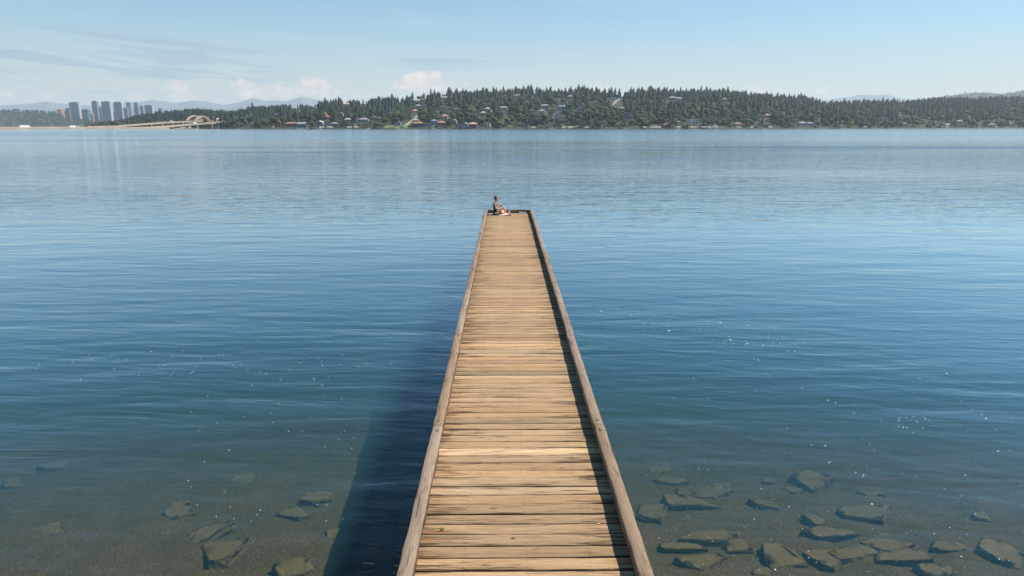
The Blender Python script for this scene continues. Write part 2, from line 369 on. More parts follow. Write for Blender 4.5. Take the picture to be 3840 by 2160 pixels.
# ---- haze
HZ = 1.0
t = NT('haze_air'); pv = t.n('ShaderNodeVolumePrincipled')
pv.inputs['Color'].default_value = (0.80, 0.90, 0.97, 1); pv.inputs['Density'].default_value = 5.6e-5 * HZ; pv.inputs['Anisotropy'].default_value = 0.15
t.lk(pv.outputs[0], t.out.inputs[1]); t.m.cycles.homogeneous_volume = True
tag(MB().box(-20000, 20000, -5000, 17500, -14, 620).build('haze', t.m), kind='stuff')

# ================================================================== LAKE
tag(MB().box(-19500, 19500, -4500, 17000, -12.5, 0.0).build('water', water_mat()), kind='structure')
def bed_z(x, y):
    z = np.interp(y, [-60, -8, -1, 4, 8, 11, 16, 30, 60, 150, 20000], [3.0, 2.2, 0.8, -0.35, -0.68, -1.05, -1.9, -4.4, -8, -11, -11.5])
    return z
def build_bed():
    xs = np.concatenate([[-19400, -3000, -600, -120, -40], np.arange(-16, 20.1, 0.18), [44, 124, 600, 3000, 19400]])
    ys = np.concatenate([[-4400, -600, -60, -20], np.arange(-6, 22, 0.18), [26, 34, 60, 150, 1000, 16900]])
    Xg, Yg = np.meshgrid(xs, ys)
    r2 = np.random.default_rng(3); Z = bed_z(Xg, Yg)
    n = r2.normal(0, 1, Xg.shape)
    for _ in range(2): n = (n + np.roll(n, 1, 0) + np.roll(n, -1, 0) + np.roll(n, 1, 1) + np.roll(n, -1, 1)) / 5
    Z = Z + n * 0.09 * (np.abs(Xg) < 40) * (Yg < 30) * (Yg > -10)
    V = np.stack([Xg.ravel(), Yg.ravel(), Z.ravel()], 1); h, w_ = Xg.shape
    i = (np.arange(h-1)[:, None]*w_ + np.arange(w_-1)[None]).ravel()
    tag(link('lake_bed', np_mesh('lake_bed', V, np.stack([i, i+1, i+w_+1, i+w_], 1), True), M['bed']), kind='structure')
build_bed()
# ================================================================== PIER
DZ, RZ = 1.13, 1.30                      # deck level, rail top level above the water
XL0, XL1, XR0, XR1 = -0.977, -0.845, 1.187, 1.319
YEND = 32.86
def wood_board(name, a0, a1, b0, b1, z0, z1, along, seed, tone, mat, parent, seg=0.12, wob=0.004, collect=None, chip=0.0, rz=0.0):
    """a: extent along the grain, b: across. Worn uneven edges, a rounded upper arris."""
    r = np.random.default_rng(int(seed*1e6) % 2**31)
    n = max(2, int((a1-a0)/seg)); A = np.linspace(a0, a1, n+1)
    def wv(k): 
        x = r.normal(0, 1, n+1); 
        return np.convolve(x, [.25, .5, .25], 'same') * k
    b_lo = b0 + wv(wob); b_hi = b1 - np.abs(wv(wob)); e = 0.006
    if chip:
        c = np.clip(np.convolve(r.normal(0, 1, n+1), [.2, .3, .3, .2], 'same')[:n+1] - .35, 0, 1)*chip
        c2 = np.clip(np.convolve(r.normal(0, 1, n+1), [.2, .3, .3, .2], 'same')[:n+1] - .35, 0, 1)*chip*.7
    else: c = c2 = 0*A
    zt = z1 + wv(wob*0.35) + rz*(A-a0)
    # profile (b, z, v) 6 points
    prof = [(b_lo, z0+0*A, .0), (b_lo, zt-e-c*.6, .02), (b_lo+e+c, zt, .06), ((b_lo+b_hi)/2, zt-0.0015+wv(.0006), .5), (b_hi-e-c2, zt, .94), (b_hi, zt-e-c2*.6, .98), (b_hi, z0+0*A, 1.0)]
    k = len(prof); V = np.zeros(((n+1)*k, 3)); W = np.zeros(((n+1)*k, 3))
    for j, (b, z, v) in enumerate(prof):
        ia, ib = (0, 1) if along == 'X' else (1, 0)
        V[j::k, ia] = A; V[j::k, ib] = b; V[j::k, 2] = z; W[j::k] = (seed, v, tone)
    F = []
    for i in range(n):
        for j in range(k):
            q = (i*k+j, i*k+(j+1)%k, (i+1)*k+(j+1)%k, (i+1)*k+j)
            F.append(q if along == 'Y' else q[::-1])
    F = np.array(F)
    if collect is not None: collect.append((V, F, W)); return None
    me = np_mesh(name, V, F)
    bm = bmesh.new(); bm.from_mesh(me); bmesh.ops.holes_fill(bm, edges=[e_ for e_ in bm.edges if e_.is_boundary], sides=0)
    bmesh.ops.recalc_face_normals(bm, faces=bm.faces); bm.to_mesh(me); bm.free()
    at = me.attributes.new('wood', 'FLOAT_VECTOR', 'POINT'); at.data.foreach_set('vector', W.astype(np.float32).ravel())
    return link(name, me, mat, parent)

pier = empty('wooden_pier', (0, 0, 0), 0, 'long narrow weathered plank pier with low timber curbs running out over the lake', 'pier')
special = {}
def deckY(py): return hit(1894, py, DZ).y
for py, tn, sdv in ((1699, 1.55, .8), (1299, 1.28, .2), (1311, 1.02, .97), (1590, .93, .4), (1900, .80, .33), (1020, 1.15, .2), (1350, .85, .5), (1500, 1.06, .6), (1120, .82, .4), (960, .85, .3), (900, .88, .2)): special[py] = (deckY(py), tn, sdv)
y = 2.6; planks = []
r = random.Random(11)
while y < YEND - 0.10:
    w_ = 0.192 + r.uniform(-0.007, 0.006)
    planks.append((y, min(y + w_, YEND) - r.choice((0.008, 0.011, 0.014, 0.017, 0.024))))
    y += w_
vis = [i for i, p in enumerate(planks) if p[1] > 5.15][:100]
rest = []
for i, (y0, y1) in enumerate(planks):
    tone = min(1.2, max(.70, r.gauss(.98, .11))); seed = r.random()
    for (yy, tn, sdv) in special.values():
        if y0 <= yy <= y1 + .01: tone, seed = tn, sdv
    ins = r.uniform(0, .006)
    kw = dict(along='X', seed=seed, tone=tone, mat=M['deck'], parent=pier, wob=0.0028)
    zt = DZ + r.uniform(-.003, .003); skew = 0
    if i in vis: wood_board('deck_plank', -0.975+ins, 1.317-ins, y0, y1, DZ-.045, zt, **kw)
    else: wood_board('deck_planks', -0.975+ins, 1.317-ins, y0, y1, DZ-.045, zt, collect=rest, **kw)
V = []; F = []; W = []; n0 = 0
for v_, f_, w_ in rest: V.append(v_); F.append(f_+n0); W.append(w_); n0 += len(v_)
me = np_mesh('deck_planks', np.vstack(V), np.vstack(F)); at = me.attributes.new('wood', 'FLOAT_VECTOR', 'POINT'); at.data.foreach_set('vector', np.vstack(W).astype(np.float32).ravel())
tag(link('deck_planks', me, M['deck'], pier), kind='stuff')

joints = [hit(1894, py, RZ).y for py in (1595, 1246.5, 1064.5, 949, 875)]
joints = [joints[0]-4.23] + joints
while joints[-1] + 4.23 < YEND - 1: joints.append(joints[-1] + 4.23)
joints.append(YEND)
sr = random.Random(5)
for side, (x0, x1) in enumerate(((XL0, XL1), (XR0, XR1))):
    for k in range(len(joints)-1):
        a, b = joints[k], joints[k+1]
        last = k == len(joints)-2
        dx = sr.uniform(-.006, .006); dz = sr.uniform(-.004, .004)
        rail = wood_board('curb_rail', a+.004, b-.004, x0+dx, x1+dx, DZ+.075, RZ+dz, 'Y', sr.random(), sr.uniform(.92, 1.08), M['rail'], pier, seg=.10, wob=.004, chip=.011)
        # bolts near both ends; a raised dark disc paints each hole's shade
        for yb in ((a+.16), (b-.16)):
            xc = (x0+x1)/2 + dx + sr.uniform(-.012, .012)
            hb = MB().lathe([(.024, RZ+dz-.004), (.024, RZ+dz+.0035)], xc, yb, 16).build('bolt_hole_shade', M['iron'], rail)
            MB().lathe([(.011, RZ+dz-.002), (.0115, RZ+dz+.006), (.007, RZ+dz+.009)], xc+.004, yb-.005, 10).build('bolt_head', M['steel'], rail)
        # spacer blocks under the rail
        nb = max(1, round((b-a)/1.056)); st = (b-a)/nb
        for q in range(nb):
            wood_board('spacer_block', a+st*q+.0, a+st*q+.56, x0+dx+.010, x1+dx-.006, DZ+.004, DZ+.075, 'Y', sr.random(), sr.uniform(.8, 1.0), M['rail'], pier, seg=.14, wob=.002)
# rail across the far end, on blocks with openings between
wood_board('end_rail', XL1+.006, XR0-.006, YEND-.135, YEND-.005, DZ+.075, RZ-.002, 'X', .37, .9, M['rail'], pier, seg=.12, wob=.003, chip=.01)
for a, b in ((-.83, -.05), (.02, .66), (1.0, 1.17)):
    wood_board('spacer_block', a, b, YEND-.128, YEND-.012, DZ+.004, DZ+.075, 'X', sr.random(), .85, M['rail'], pier, seg=.14, wob=.002)
# structure below the deck
for xs in (-.86, -.42, .19, .80, 1.2):
    MB().box(xs-.04, xs+.04, 2.6, YEND-.02, DZ-.30, DZ-.047).build('stringer', M['dark_timber'], pier)
yb = 4.0
while yb < YEND:
    MB().box(-1.0, 1.34, yb-.10, yb+.10, DZ-.52, DZ-.302).build('cross_beam', M['dark_timber'], pier)
    for xp in (-.62, .96):
        zb = float(bed_z(0, yb)) - .4
        MB().tube([(xp, yb, zb), (xp, yb, DZ-.522)], [.15, .13], 14).build('pile', M['dark_timber'], pier, smooth=False)
    yb += 4.2
for yb in (31.6, 31.0, 30.2):
    MB().box(XL0-.035, XL0-.006, yb-.03, yb+.03, DZ-.12, RZ-.04).box(XL0-.05, XL0-.02, yb-.05, yb+.05, DZ+.02, DZ+.07).build('mooring_bracket', M['iron'], pier)

# small things lying on the deck
def tuft():
    p = hit(1658, 1990, DZ); m = MB(); rr = random.Random(2)
    for _ in range(34):
        a = rr.uniform(0, 6.28); l = rr.uniform(.02, .06); b = Vector((rr.uniform(-.02, .02), rr.uniform(-.008, .008), .002))
        e = b + Vector((math.cos(a)*l, math.sin(a)*l*.5, rr.uniform(.004, .05))); s = Vector((.0016, 0, 0))
        m.add([b-s, b+s, (b+e)/2+s+Vector((0,0,.006)), e, (b+e)/2-s+Vector((0,0,.006))], [(0,1,2,3,4)])
    o = m.build('grass_tuft', simple('dry_grass', (.55, .42, .12), .8), None, p); tag(o, 'small tuft of dry yellow grass growing between two deck planks', 'grass tuft')
    for px, py, s, c_, lab in ((1928, 2018, .03, (.30, .13, .05), 'curled reddish brown dead leaf lying on a deck plank'), (1987, 2114, .010, (.62, .40, .12), 'tiny yellow seed husk on the deck plank below the dead leaf'), (2246, 1966, .022, (.55, .38, .12), 'dry straw coloured leaf scrap beside the curb shadow')):
        p = hit(px, py, DZ); m = MB(); vs = []; k = 9
        for i in range(k):
            a = 2*math.pi*i/k; vs.append((math.cos(a)*s*rr.uniform(.6, 1.2), math.sin(a)*s*.55*rr.uniform(.6, 1.2), .004+rr.uniform(0, .35)*s))
        vs.append((0, 0, .004)); m.add(vs, [(i, (i+1) % k, k) for i in range(k)])
        m.add([(-s*1.2, 0, .003), (-s*1.2, .002, .003), (0, 0, .006)], [(0, 1, 2)])
        tag(m.build('dead_leaf', simple('dead_leaf', c_, .8), None, p), lab, 'leaf')
tuft()
p = hit(1975, 841, DZ); m = MB(); rr = random.Random(8); vs = [(math.cos(a)*.03*rr.uniform(.6, 1.2), math.sin(a)*.03*rr.uniform(.6, 1.2), .0) for a in [i*.5 for i in range(12)]]
n_ = len(vs); m.add(vs + [(a*.8, b*.8, .003) for a, b, c in vs], [(i, (i+1) % n_, n_+(i+1) % n_, n_+i) for i in range(n_)] + [tuple(range(n_, 2*n_))])
tag(m.build('bird_dropping', simple('white_splash', (.75, .76, .8), .8), None, p + Vector((0, 0, .003))), 'dried white bird dropping splashed on the pier planks', 'bird dropping')

# ================================================================== PERSON
def skin_mesh(pts, edges, root, sub=2, voxel=.006, extra=None):
    """one continuous tapered surface over the joints in pts {name: (x, y, z, r)}, r a number or (half depth x, half width y)"""
    bm = bmesh.new(); tmpl = bmesh.new(); bmesh.ops.create_icosphere(tmpl, subdivisions=2, radius=1); tm = bpy.data.meshes.new('t'); tmpl.to_mesh(tm); tmpl.free()
    def ball(c, rx, ry, rz):
        n = len(bm.verts); bm.from_mesh(tm); bm.verts.ensure_lookup_table()
        for v in bm.verts[n:]: v.co = Vector((v.co.x*rx + c.x, v.co.y*ry + c.y, v.co.z*rz + c.z))
    for a_, b_ in edges:
        A, B = Vector(pts[a_][:3]), Vector(pts[b_][:3])
        ra, rb = [(q if isinstance(q, tuple) else (q, q)) for q in (pts[a_][3], pts[b_][3])]
        st = max(2, int((B-A).length / max(.003, min(min(ra), min(rb))*.16)))
        for k in range(st+1):
            f = k/st; g = f*f*(3-2*f); x_, y_ = ra[0]*(1-g)+rb[0]*g, ra[1]*(1-g)+rb[1]*g
            ball(A.lerp(B, f), x_, y_, min(x_, y_))
    m1 = bpy.data.meshes.new('u')
    for e_ in (extra or []): bm.from_mesh(e_)
    bm.to_mesh(m1); bm.free()
    o = bpy.data.objects.new('tmp', m1); C.objects.link(o)
    rm = o.modifiers.new('r', 'REMESH'); rm.mode = 'VOXEL'; rm.voxel_size = voxel; rm.use_smooth_shade = True
    sm = o.modifiers.new('sm', 'SMOOTH'); sm.iterations = 4; sm.factor = .5
    dg = bpy.context.evaluated_depsgraph_get(); m2 = bpy.data.meshes.new_from_object(o.evaluated_get(dg))
    bpy.data.objects.remove(o); m2.materials.clear(); return m2
def head_mesh(c, s, yaw, tilt):
    """skull, brow, eye sockets, nose, lips, chin, ears; looks along +x before turning"""
    bm = bmesh.new(); bmesh.ops.create_uvsphere(bm, u_segments=48, v_segments=36, radius=1)
    for v in bm.verts:
        x, y, z = v.co
        X, Y, Z = x*.098, y*.076, z*.118
        if z < -.15: k = min(1, (-.15-z)/.85); Y *= 1-.38*k; X = X*(1-.22*k) + .018*k*(1 if x > 0 else .2)
        if x > 0:
            X += .024*math.exp(-(y/.13)**2-((z+.12)/.17)**2) + .007*math.exp(-(y/.30)**2-((z+.42)/.06)**2) + .006*math.exp(-(y/.5)**2-((z-.22)/.09)**2) + .010*math.exp(-(y/.3)**2-((z+.72)/.13)**2)
            X -= .010*math.exp(-((abs(y)-.38)/.17)**2-((z-.06)/.10)**2)
        v.co = (X, Y, Z)
    for sy in (-1, 1):
        e = bmesh.ops.create_uvsphere(bm, u_segments=12, v_segments=8, radius=1)
        for v in e['verts']: v.co = Vector((v.co.x*.016-.006, v.co.y*.010+sy*.074, v.co.z*.030-.004))
    Mx = Matrix.Translation(c) @ Matrix.Rotation(yaw, 4, 'Z') @ Matrix.Rotation(tilt, 4, 'Y') @ Matrix.Scale(s, 4)
    bm.transform(Mx); me = bpy.data.meshes.new('head'); bm.to_mesh(me); bm.free(); return me, Mx

def build_person():
    base = hit(1858, 806, DZ); base = Vector((base.x, base.y + .12, DZ + .03))
    P = empty('person', base, 0, 'person sitting cross-legged on the pier end in a dark sleeveless top, sunglasses and hair bun', 'person')
    pts = {'pel': (0, 0, .105, (.100, .150)), 'waist': (-.005, 0, .24, (.078, .112)), 'chest': (.004, 0, .39, (.105, .130)), 'upch': (-.012, 0, .488, (.078, .128)), 'neck': (.008, 0, .565, .046), 'nk2': (.028, 0, .63, .044)}
    ed = [('pel', 'waist'), ('waist', 'chest'), ('chest', 'upch'), ('upch', 'neck'), ('neck', 'nk2')]
    def limb(names, ps, start):
        prev = start
        for n, p_ in zip(names, ps): pts[n] = p_; ed.append((prev, n)); prev = n
    # near arm (towards the camera, -y) and far arm
    limb(('rsh', 'rua', 'rel', 'rfa', 'rwr', 'rpm'), ((.0, -.145, .505, .050), (.0, -.17, .40, .043), (.03, -.185, .275, .036), (.11, -.15, .355, .034), (.185, -.105, .430, .024), (.215, -.085, .462, (.024, .030))), 'upch')
    limb(('lsh', 'lua', 'lel', 'lfa', 'lwr', 'lpm'), ((.0, .145, .505, .050), (.02, .17, .40, .043), (.07, .175, .285, .036), (.14, .12, .335, .034), (.20, .045, .390, .024), (.225, .01, .415, (.024, .030))), 'upch')
    # fingers curl round the dark bottle held upright at (.245, -.045)
    for s, pm, sy in (('r', Vector((.215, -.085, .462)), 1), ('l', Vector((.225, .01, .415)), -1)):
        for i in range(4):
            zf = pm.z + .030 - i*.020; ln = (.9, 1.0, .95, .78)[i]
            a = Vector((pm.x+.022, pm.y+.004*sy, zf)); b = a + Vector((.026, .012*sy, .003))*ln; c_ = b + Vector((.012, .024*sy, 0))*ln; d = c_ + Vector((-.010, .018*sy, -.002))*ln
            for k, q in enumerate((a, b, c_, d)): pts[f'{s}f{i}{k}'] = (*q, (.0095, .009, .0082, .007)[k])
            ed += [(s+'pm', f'{s}f{i}0')] + [(f'{s}f{i}{k}', f'{s}f{i}{k+1}') for k in range(3)]
        a = pm + Vector((-.002, .020*sy, .012)); b = a + Vector((.012, .020*sy, .014)); c_ = b + Vector((.016, .012*sy, .008))
        for k, q in enumerate((a, b, c_)): pts[f'{s}t{k}'] = (*q, (.012, .0095, .008)[k])
        ed += [(s+'pm', s+'t0'), (s+'t0', s+'t1'), (s+'t1', s+'t2')]
    # near leg: knee raised, foot flat ahead; far leg folded flat with its foot tucked towards the camera
    limb(('rhp', 'rth', 'rkn', 'rca', 'ran', 'rft', 'rto'), ((.04, -.095, .105, .095), (.20, -.12, .20, .078), (.385, -.12, .315, .054), (.435, -.10, .20, .050), (.47, -.08, .075, .032), (.53, -.085, .045, (.024, .036)), (.60, -.09, .030, (.016, .036))), 'pel')
    limb(('lhp', 'lth', 'lkn', 'lca', 'lan', 'lft', 'lto'), ((.04, .095, .10, .095), (.18, .17, .12, .078), (.36, .22, .10, .054), (.34, .08, .075, .048), (.30, -.07, .055, .032), (.335, -.14, .04, (.026, .034)), (.375, -.19, .032, (.017, .034))), 'pel')
    for i in range(5):
        pts[f'rz{i}'] = (.635 - .008*abs(i-1), -.115+.013*i, .022, .0095 if i else .009); ed.append(('rto', f'rz{i}'))
    hc = Vector((.048, -.004, .715)); hm, HM = head_mesh(hc, .93, R(-14), R(4))
    body = skin_mesh(pts, ed, 'pel', 2, .0048, [hm])
    bo = link('body', body, M['skin'], P); bo.color = (.80, .43, .27, 1)
    # clothing
    tp = {k: list(pts[k]) for k in ('pel', 'waist', 'chest', 'upch')}
    cl = {'a': (-.002, 0, .13, (.106, .152)), 'b': (-.005, 0, .24, (.084, .118)), 'c': (.004, 0, .39, (.111, .136)), 'd': (-.008, 0, .452, (.094, .112)), 'e': (-.010, 0, .470, (.088, .098))}
    tme = skin_mesh(cl, [('a', 'b'), ('b', 'c'), ('c', 'd'), ('d', 'e')], 'a', 2, .008)
    o = link('tank_top', tme, M['cloth'], P); o.color = (.022, .022, .028, 1)
    straps = MB()
    for sy in (-1, 1): straps.tube([(.078, sy*.062, .47), (.058, sy*.072, .525), (.004, sy*.076, .560), (-.052, sy*.068, .525), (-.078, sy*.06, .47)], .012, 8)
    o = straps.build('shoulder_strap', M['cloth'], P, smooth=True); o.color = (.022, .022, .028, 1)
    # pale sheer panel down the back of the top
    pn = MB(); rows = 14; cols = 9
    vs = []; 
    for i in range(rows):
        z = .13 + .34*i/(rows-1); rad = np.interp(z, [.10, .24, .39, .47], [.110, .092, .108, .106]); ry = np.interp(z, [.10, .24, .39, .47], [.154, .120, .138, .104])
        for j in range(cols):
            a = math.pi + (j-(cols-1)/2)*.20
            vs.append((-.006 + math.cos(a)*rad*1.05, math.sin(a)*ry*1.04, z))
    fs = [(i*cols+j, i*cols+j+1, (i+1)*cols+j+1, (i+1)*cols+j) for i in range(rows-1) for j in range(cols-1)]
    pn.add(vs, fs); o = pn.build('back_panel', M['cloth'], P, smooth=True); o.color = (.30, .31, .32, 1)
    sdm = o.modifiers.new('t', 'SOLIDIFY'); sdm.thickness = .004
    sh = {'a': (0, 0, .112, (.106, .156)), 'r1': (.03, -.093, .108, .100), 'r2': (.060, -.100, .125, .098), 'l1': (.04, .095, .105, .100), 'l2': (.075, .112, .108, .096)}
    o = link('shorts', skin_mesh(sh, [('a', 'r1'), ('r1', 'r2'), ('a', 'l1'), ('l1', 'l2')], 'a', 2, .009), M['cloth'], P); o.color = (.018, .018, .022, 1)
    # hair drawn back into a high bun
    bm = bmesh.new(); bmesh.ops.create_uvsphere(bm, u_segments=40, v_segments=28, radius=1)
    for v in bm.verts:
        x, y, z = v.co; v.co = Vector((x*.106-.006, y*.084, z*.124+.004)) * (1 + .02*math.sin(y*60+z*8))
    bmesh.ops.delete(bm, geom=[v for v in bm.verts if (v.co.x > .030 and v.co.z < .062 + (.078-v.co.x)*.35) or (v.co.z < -.03 + v.co.x*.9) ], context='VERTS')
    b2 = bmesh.ops.create_uvsphere(bm, u_segments=20, v_segments=14, radius=1)
    for v in b2['verts']:
        x, y, z = v.co; k = 1 + .12*math.sin(7*math.atan2(z, x)+3*y); v.co = Vector((x*.046*k-.088, y*.044*k, z*.046*k+.112))
    bm.transform(HM); me = bpy.data.meshes.new('hair'); bm.to_mesh(me); bm.free(); me.polygons.foreach_set('use_smooth', [True]*len(me.polygons))
    o = link('hair', me, M['hair'], P); o.color = (.115, .055, .03, 1)
    o.modifiers.new('t', 'SOLIDIFY').thickness = .012
    sg = MB()
    for sy in (-1, 1):
        n = 14; ring = [(.098 - .012*abs(math.cos(a)*.030+sy*.036)/.06, sy*.036+math.cos(a)*.030, .010+math.sin(a)*.021) for a in [2*math.pi*i/n for i in range(n)]]
        sg.add(ring + [(a+.006, b, c_) for a, b, c_ in ring], [tuple(range(n)), tuple(range(2*n-1, n-1, -1))] + [(i, (i+1) % n, n+(i+1) % n, n+i) for i in range(n)])
        sg.tube([(.098, sy*.062, .016), (.07, sy*.078, .014), (.0, sy*.082, .010), (-.012, sy*.080, -.004)], .0032, 6)
    sg.tube([(.106, -.010, .014), (.108, 0, .018), (.106, .010, .014)], .003, 6)
    me = sg.mesh('sunglasses'); me.transform(HM); o = link('sunglasses', me, M['paint'], P); o.color = (.01, .01, .012, 1)
    # what the person holds and what lies around (things of their own)
    f = base + Vector((.252, -.045, .36))
    fl = empty('held_flask', f, 0, 'slim dark flask with a white lid held up by the sitting person', 'flask')
    o = MB().lathe([(.026, 0), (.029, .01), (.029, .11), (.022, .128)], n=20).build('flask_body', M['paint'], fl, smooth=True); o.color = (.02, .022, .05, 1)
    o = MB().lathe([(.021, .128), (.022, .155), (.014, .162)], n=20).build('lid', M['paint'], fl, smooth=True); o.color = (.8, .78, .76, 1)
    return base
pb = build_person()
def drape(name, x0, x1, y0, y1, z, col, label, cat, amp=.008, seed=1):
    n, m_ = 40, 20; r2 = np.random.default_rng(seed); ph = r2.uniform(0, 6, 6); vs = []
    for j in range(m_+1):
        for i in range(n+1):
            a, b = i/n, j/m_
            x = x0+(x1-x0)*a + .02*math.sin(b*7+ph[0]); y_ = y0+(y1-y0)*b + .015*math.sin(a*9+ph[1])
            vs.append((x, y_, z + amp*(1+math.sin(a*17+b*5+ph[2])*.6+math.sin(a*7-b*13+ph[3])*.4)))
    fs = [(j*(n+1)+i, j*(n+1)+i+1, (j+1)*(n+1)+i+1, (j+1)*(n+1)+i) for j in range(m_) for i in range(n)]
    o = MB().add(vs, fs).build(name, M['cloth'], None, smooth=True); o.color = col; sdm = o.modifiers.new('t', 'SOLIDIFY'); sdm.thickness = .006
    return tag(o, label, cat)
drape('beach_towel', pb.x-.34, pb.x+.66, pb.y-.30, pb.y+.26, DZ+.010, (.74, .66, .62, 1), 'white and pale pink towel spread on the planks under the sitting person', 'towel')
bg = empty('tote_bag', (pb.x+.03, pb.y-.22, DZ+.03), 0, 'flattened black bag with a grey panel lying in front of the sitting person', 'bag')
def pillow(x0, x1, y0, y1, z0, z1, n=16):
    vs = []; 
    for k in (0, 1):
        for j in range(n+1):
            for i in range(n+1):
                a, b = i/n*2-1, j/n*2-1; e = (1-abs(a)**4)*(1-abs(b)**4)
                zz_ = (z0+z1)/2 + (1 if k else -1)*(z1-z0)/2*e**.4 + .004*math.sin(a*9+b*4)*e
                vs.append(((x0+x1)/2+a*(x1-x0)/2, (y0+y1)/2+b*(y1-y0)/2, zz_))
    N = (n+1)**2; q = [(j*(n+1)+i, j*(n+1)+i+1, (j+1)*(n+1)+i+1, (j+1)*(n+1)+i) for j in range(n) for i in range(n)]
    return MB().add(vs, [tuple(N+i for i in f) for f in q] + [f[::-1] for f in q])
o = pillow(-.17, .21, -.07, .07, 0, .085).build('bag_body', M['cloth'], bg, smooth=True); o.color = (.022, .022, .026, 1)
o = pillow(-.07, .13, -.082, .02, .030, .100).build('bag_panel', M['cloth'], bg, smooth=True); o.color = (.33, .33, .34, 1)
MB().tube([(-.15, -.02, .05), (-.19, -.03, .075), (-.20, .0, .09), (-.16, .02, .07)], .008, 6).build('handle', M['iron'], bg)
wb = hit(1909.5, 808, DZ)
bt = empty('water_bottle', wb, 0, 'tall white water bottle with a pale blue cap standing on the pier deck', 'bottle')
o = MB().lathe([(.034, 0), (.037, .006), (.037, .20), (.030, .235), (.022, .25)], n=24).build('bottle_body', M['paint'], bt, smooth=True); o.color = (.72, .70, .70, 1)
o = MB().lathe([(.024, .25), (.028, .252), (.028, .30), (.020, .312)], n=24).build('cap', M['paint'], bt, smooth=True); o.color = (.16, .33, .40, 1)
o = MB().lathe([(.0385, .0), (.0385, .03)], n=24).build('base_sleeve', M['paint'], bt); o.color = (.10, .055, .03, 1)
def sandal(p, rz, lab):
    s = empty('sandal', p, rz, lab, 'sandal', 'sandals kicked off beside the towel')
    n = 18; out = []
    for i in range(n):
        a = 2*math.pi*i/n; out.append((math.cos(a)*.115, math.sin(a)*(.036+.008*math.cos(a)), 0))
    o = MB().add(out + [(x, y_, .018) for x, y_, z in out], [tuple(range(n-1, -1, -1)), tuple(range(n, 2*n))] + [(i, (i+1) % n, n+(i+1) % n, n+i) for i in range(n)]).build('sole', M['cloth'], s); o.color = (.16, .085, .045, 1)
    for xx in (.03, -.06):
        m = MB()
        m.tube([(xx, -.034, .012), (xx, -.026, .045), (xx, 0, .055), (xx, .026, .045), (xx, .034, .012)], .008, 8)
        o = m.build('strap', M['cloth'], s, smooth=True); o.color = (.24, .12, .06, 1)
q = hit(1901, 809, DZ); sandal(q, R(35), 'brown strapped sandal lying at the edge of the white towel')
q = hit(1911, 808.5, DZ); sandal(q + Vector((.03, -.05, 0)), R(70), 'brown strapped sandal lying right against the foot of the white water bottle')
q = hit(1887, 801, DZ)
o = pillow(-.05, .05, -.03, .03, 0, .045, 10).build('red_pouch', M['cloth'], None, (q.x, q.y-.02, DZ+.03), True); o.color = (.62, .13, .08, 1); tag(o, 'small orange red pouch on the towel beside the sitting person\'s folded foot', 'pouch')

# ================================================================== STONES UNDER WATER, FOAM
def stone(px, py, wpx, hpx, label, seed, flat=.45, dz=0.0):
    r2 = np.random.default_rng(seed)
    # find where the bed (about) lies on that line of sight
    d = ray(px, py); tt = 3.0
    while True:
        p_ = CAM + d*tt
        if p_.z < float(bed_z(0, p_.y)): break
        tt += .02
    sc = tt*(-(d.z*0) + 1)/FPX*1.02; w_ = wpx*sc*.5; ap = abs(d.z); dp = min(hpx*sc*.5/ap*.85, w_*1.3)
    n = r2.integers(5, 8); ang = np.sort(r2.uniform(0, 6.283, n)*.35 + np.linspace(0, 6.283, n, endpoint=False)*1.0)
    top = []; h = (.5*w_+.08)*flat
    tx, ty = r2.normal(0, .05, 2)
    for a in ang:
        rr_ = r2.uniform(.86, 1.14); x, y_ = math.cos(a)*rr_*w_, math.sin(a)*rr_*dp; top.append((x, y_, h + x*tx + y_*ty))
    bm = bmesh.new()
    for x, y_, z in top: bm.verts.new((x, y_, z)); bm.verts.new((x*1.08, y_*1.08, h*.35)); bm.verts.new((x*1.12, y_*1.14, -h*.9))
    for _ in range(5): bm.verts.new((r2.uniform(-.6, .6)*w_, r2.uniform(-.6, .6)*dp, h*r2.uniform(1.0, 1.12)))
    res = bmesh.ops.convex_hull(bm, input=bm.verts)
    bmesh.ops.delete(bm, geom=[v for v in bm.verts if not v.link_faces], context='VERTS')
    bmesh.ops.dissolve_limit(bm, angle_limit=R(12), verts=bm.verts, edges=bm.edges)
    bmesh.ops.recalc_face_normals(bm, faces=bm.faces)
    bmesh.ops.bevel(bm, geom=list(bm.edges), offset=min(w_, dp)*.10, segments=3, affect='EDGES', profile=.5, clamp_overlap=True)
    bmesh.ops.triangulate(bm, faces=bm.faces); bmesh.ops.subdivide_edges(bm, edges=bm.edges, cuts=2, use_grid_fill=True)
    for v in bm.verts:
        v.co += Vector(r2.normal(0, 1, 3))*min(w_, .3)*.014
    me = bpy.data.meshes.new('stone'); bm.to_mesh(me); bm.free(); me.polygons.foreach_set('use_smooth', [True]*len(me.polygons))
    o = link('submerged_stone', me, M['rock'], None, (p_.x, p_.y, p_.z + h*.35 + dz)); o.rotation_euler = (0, 0, r2.uniform(-.2, .2))
    return tag(o, label, 'stone', 'stones lying under the shallow water')
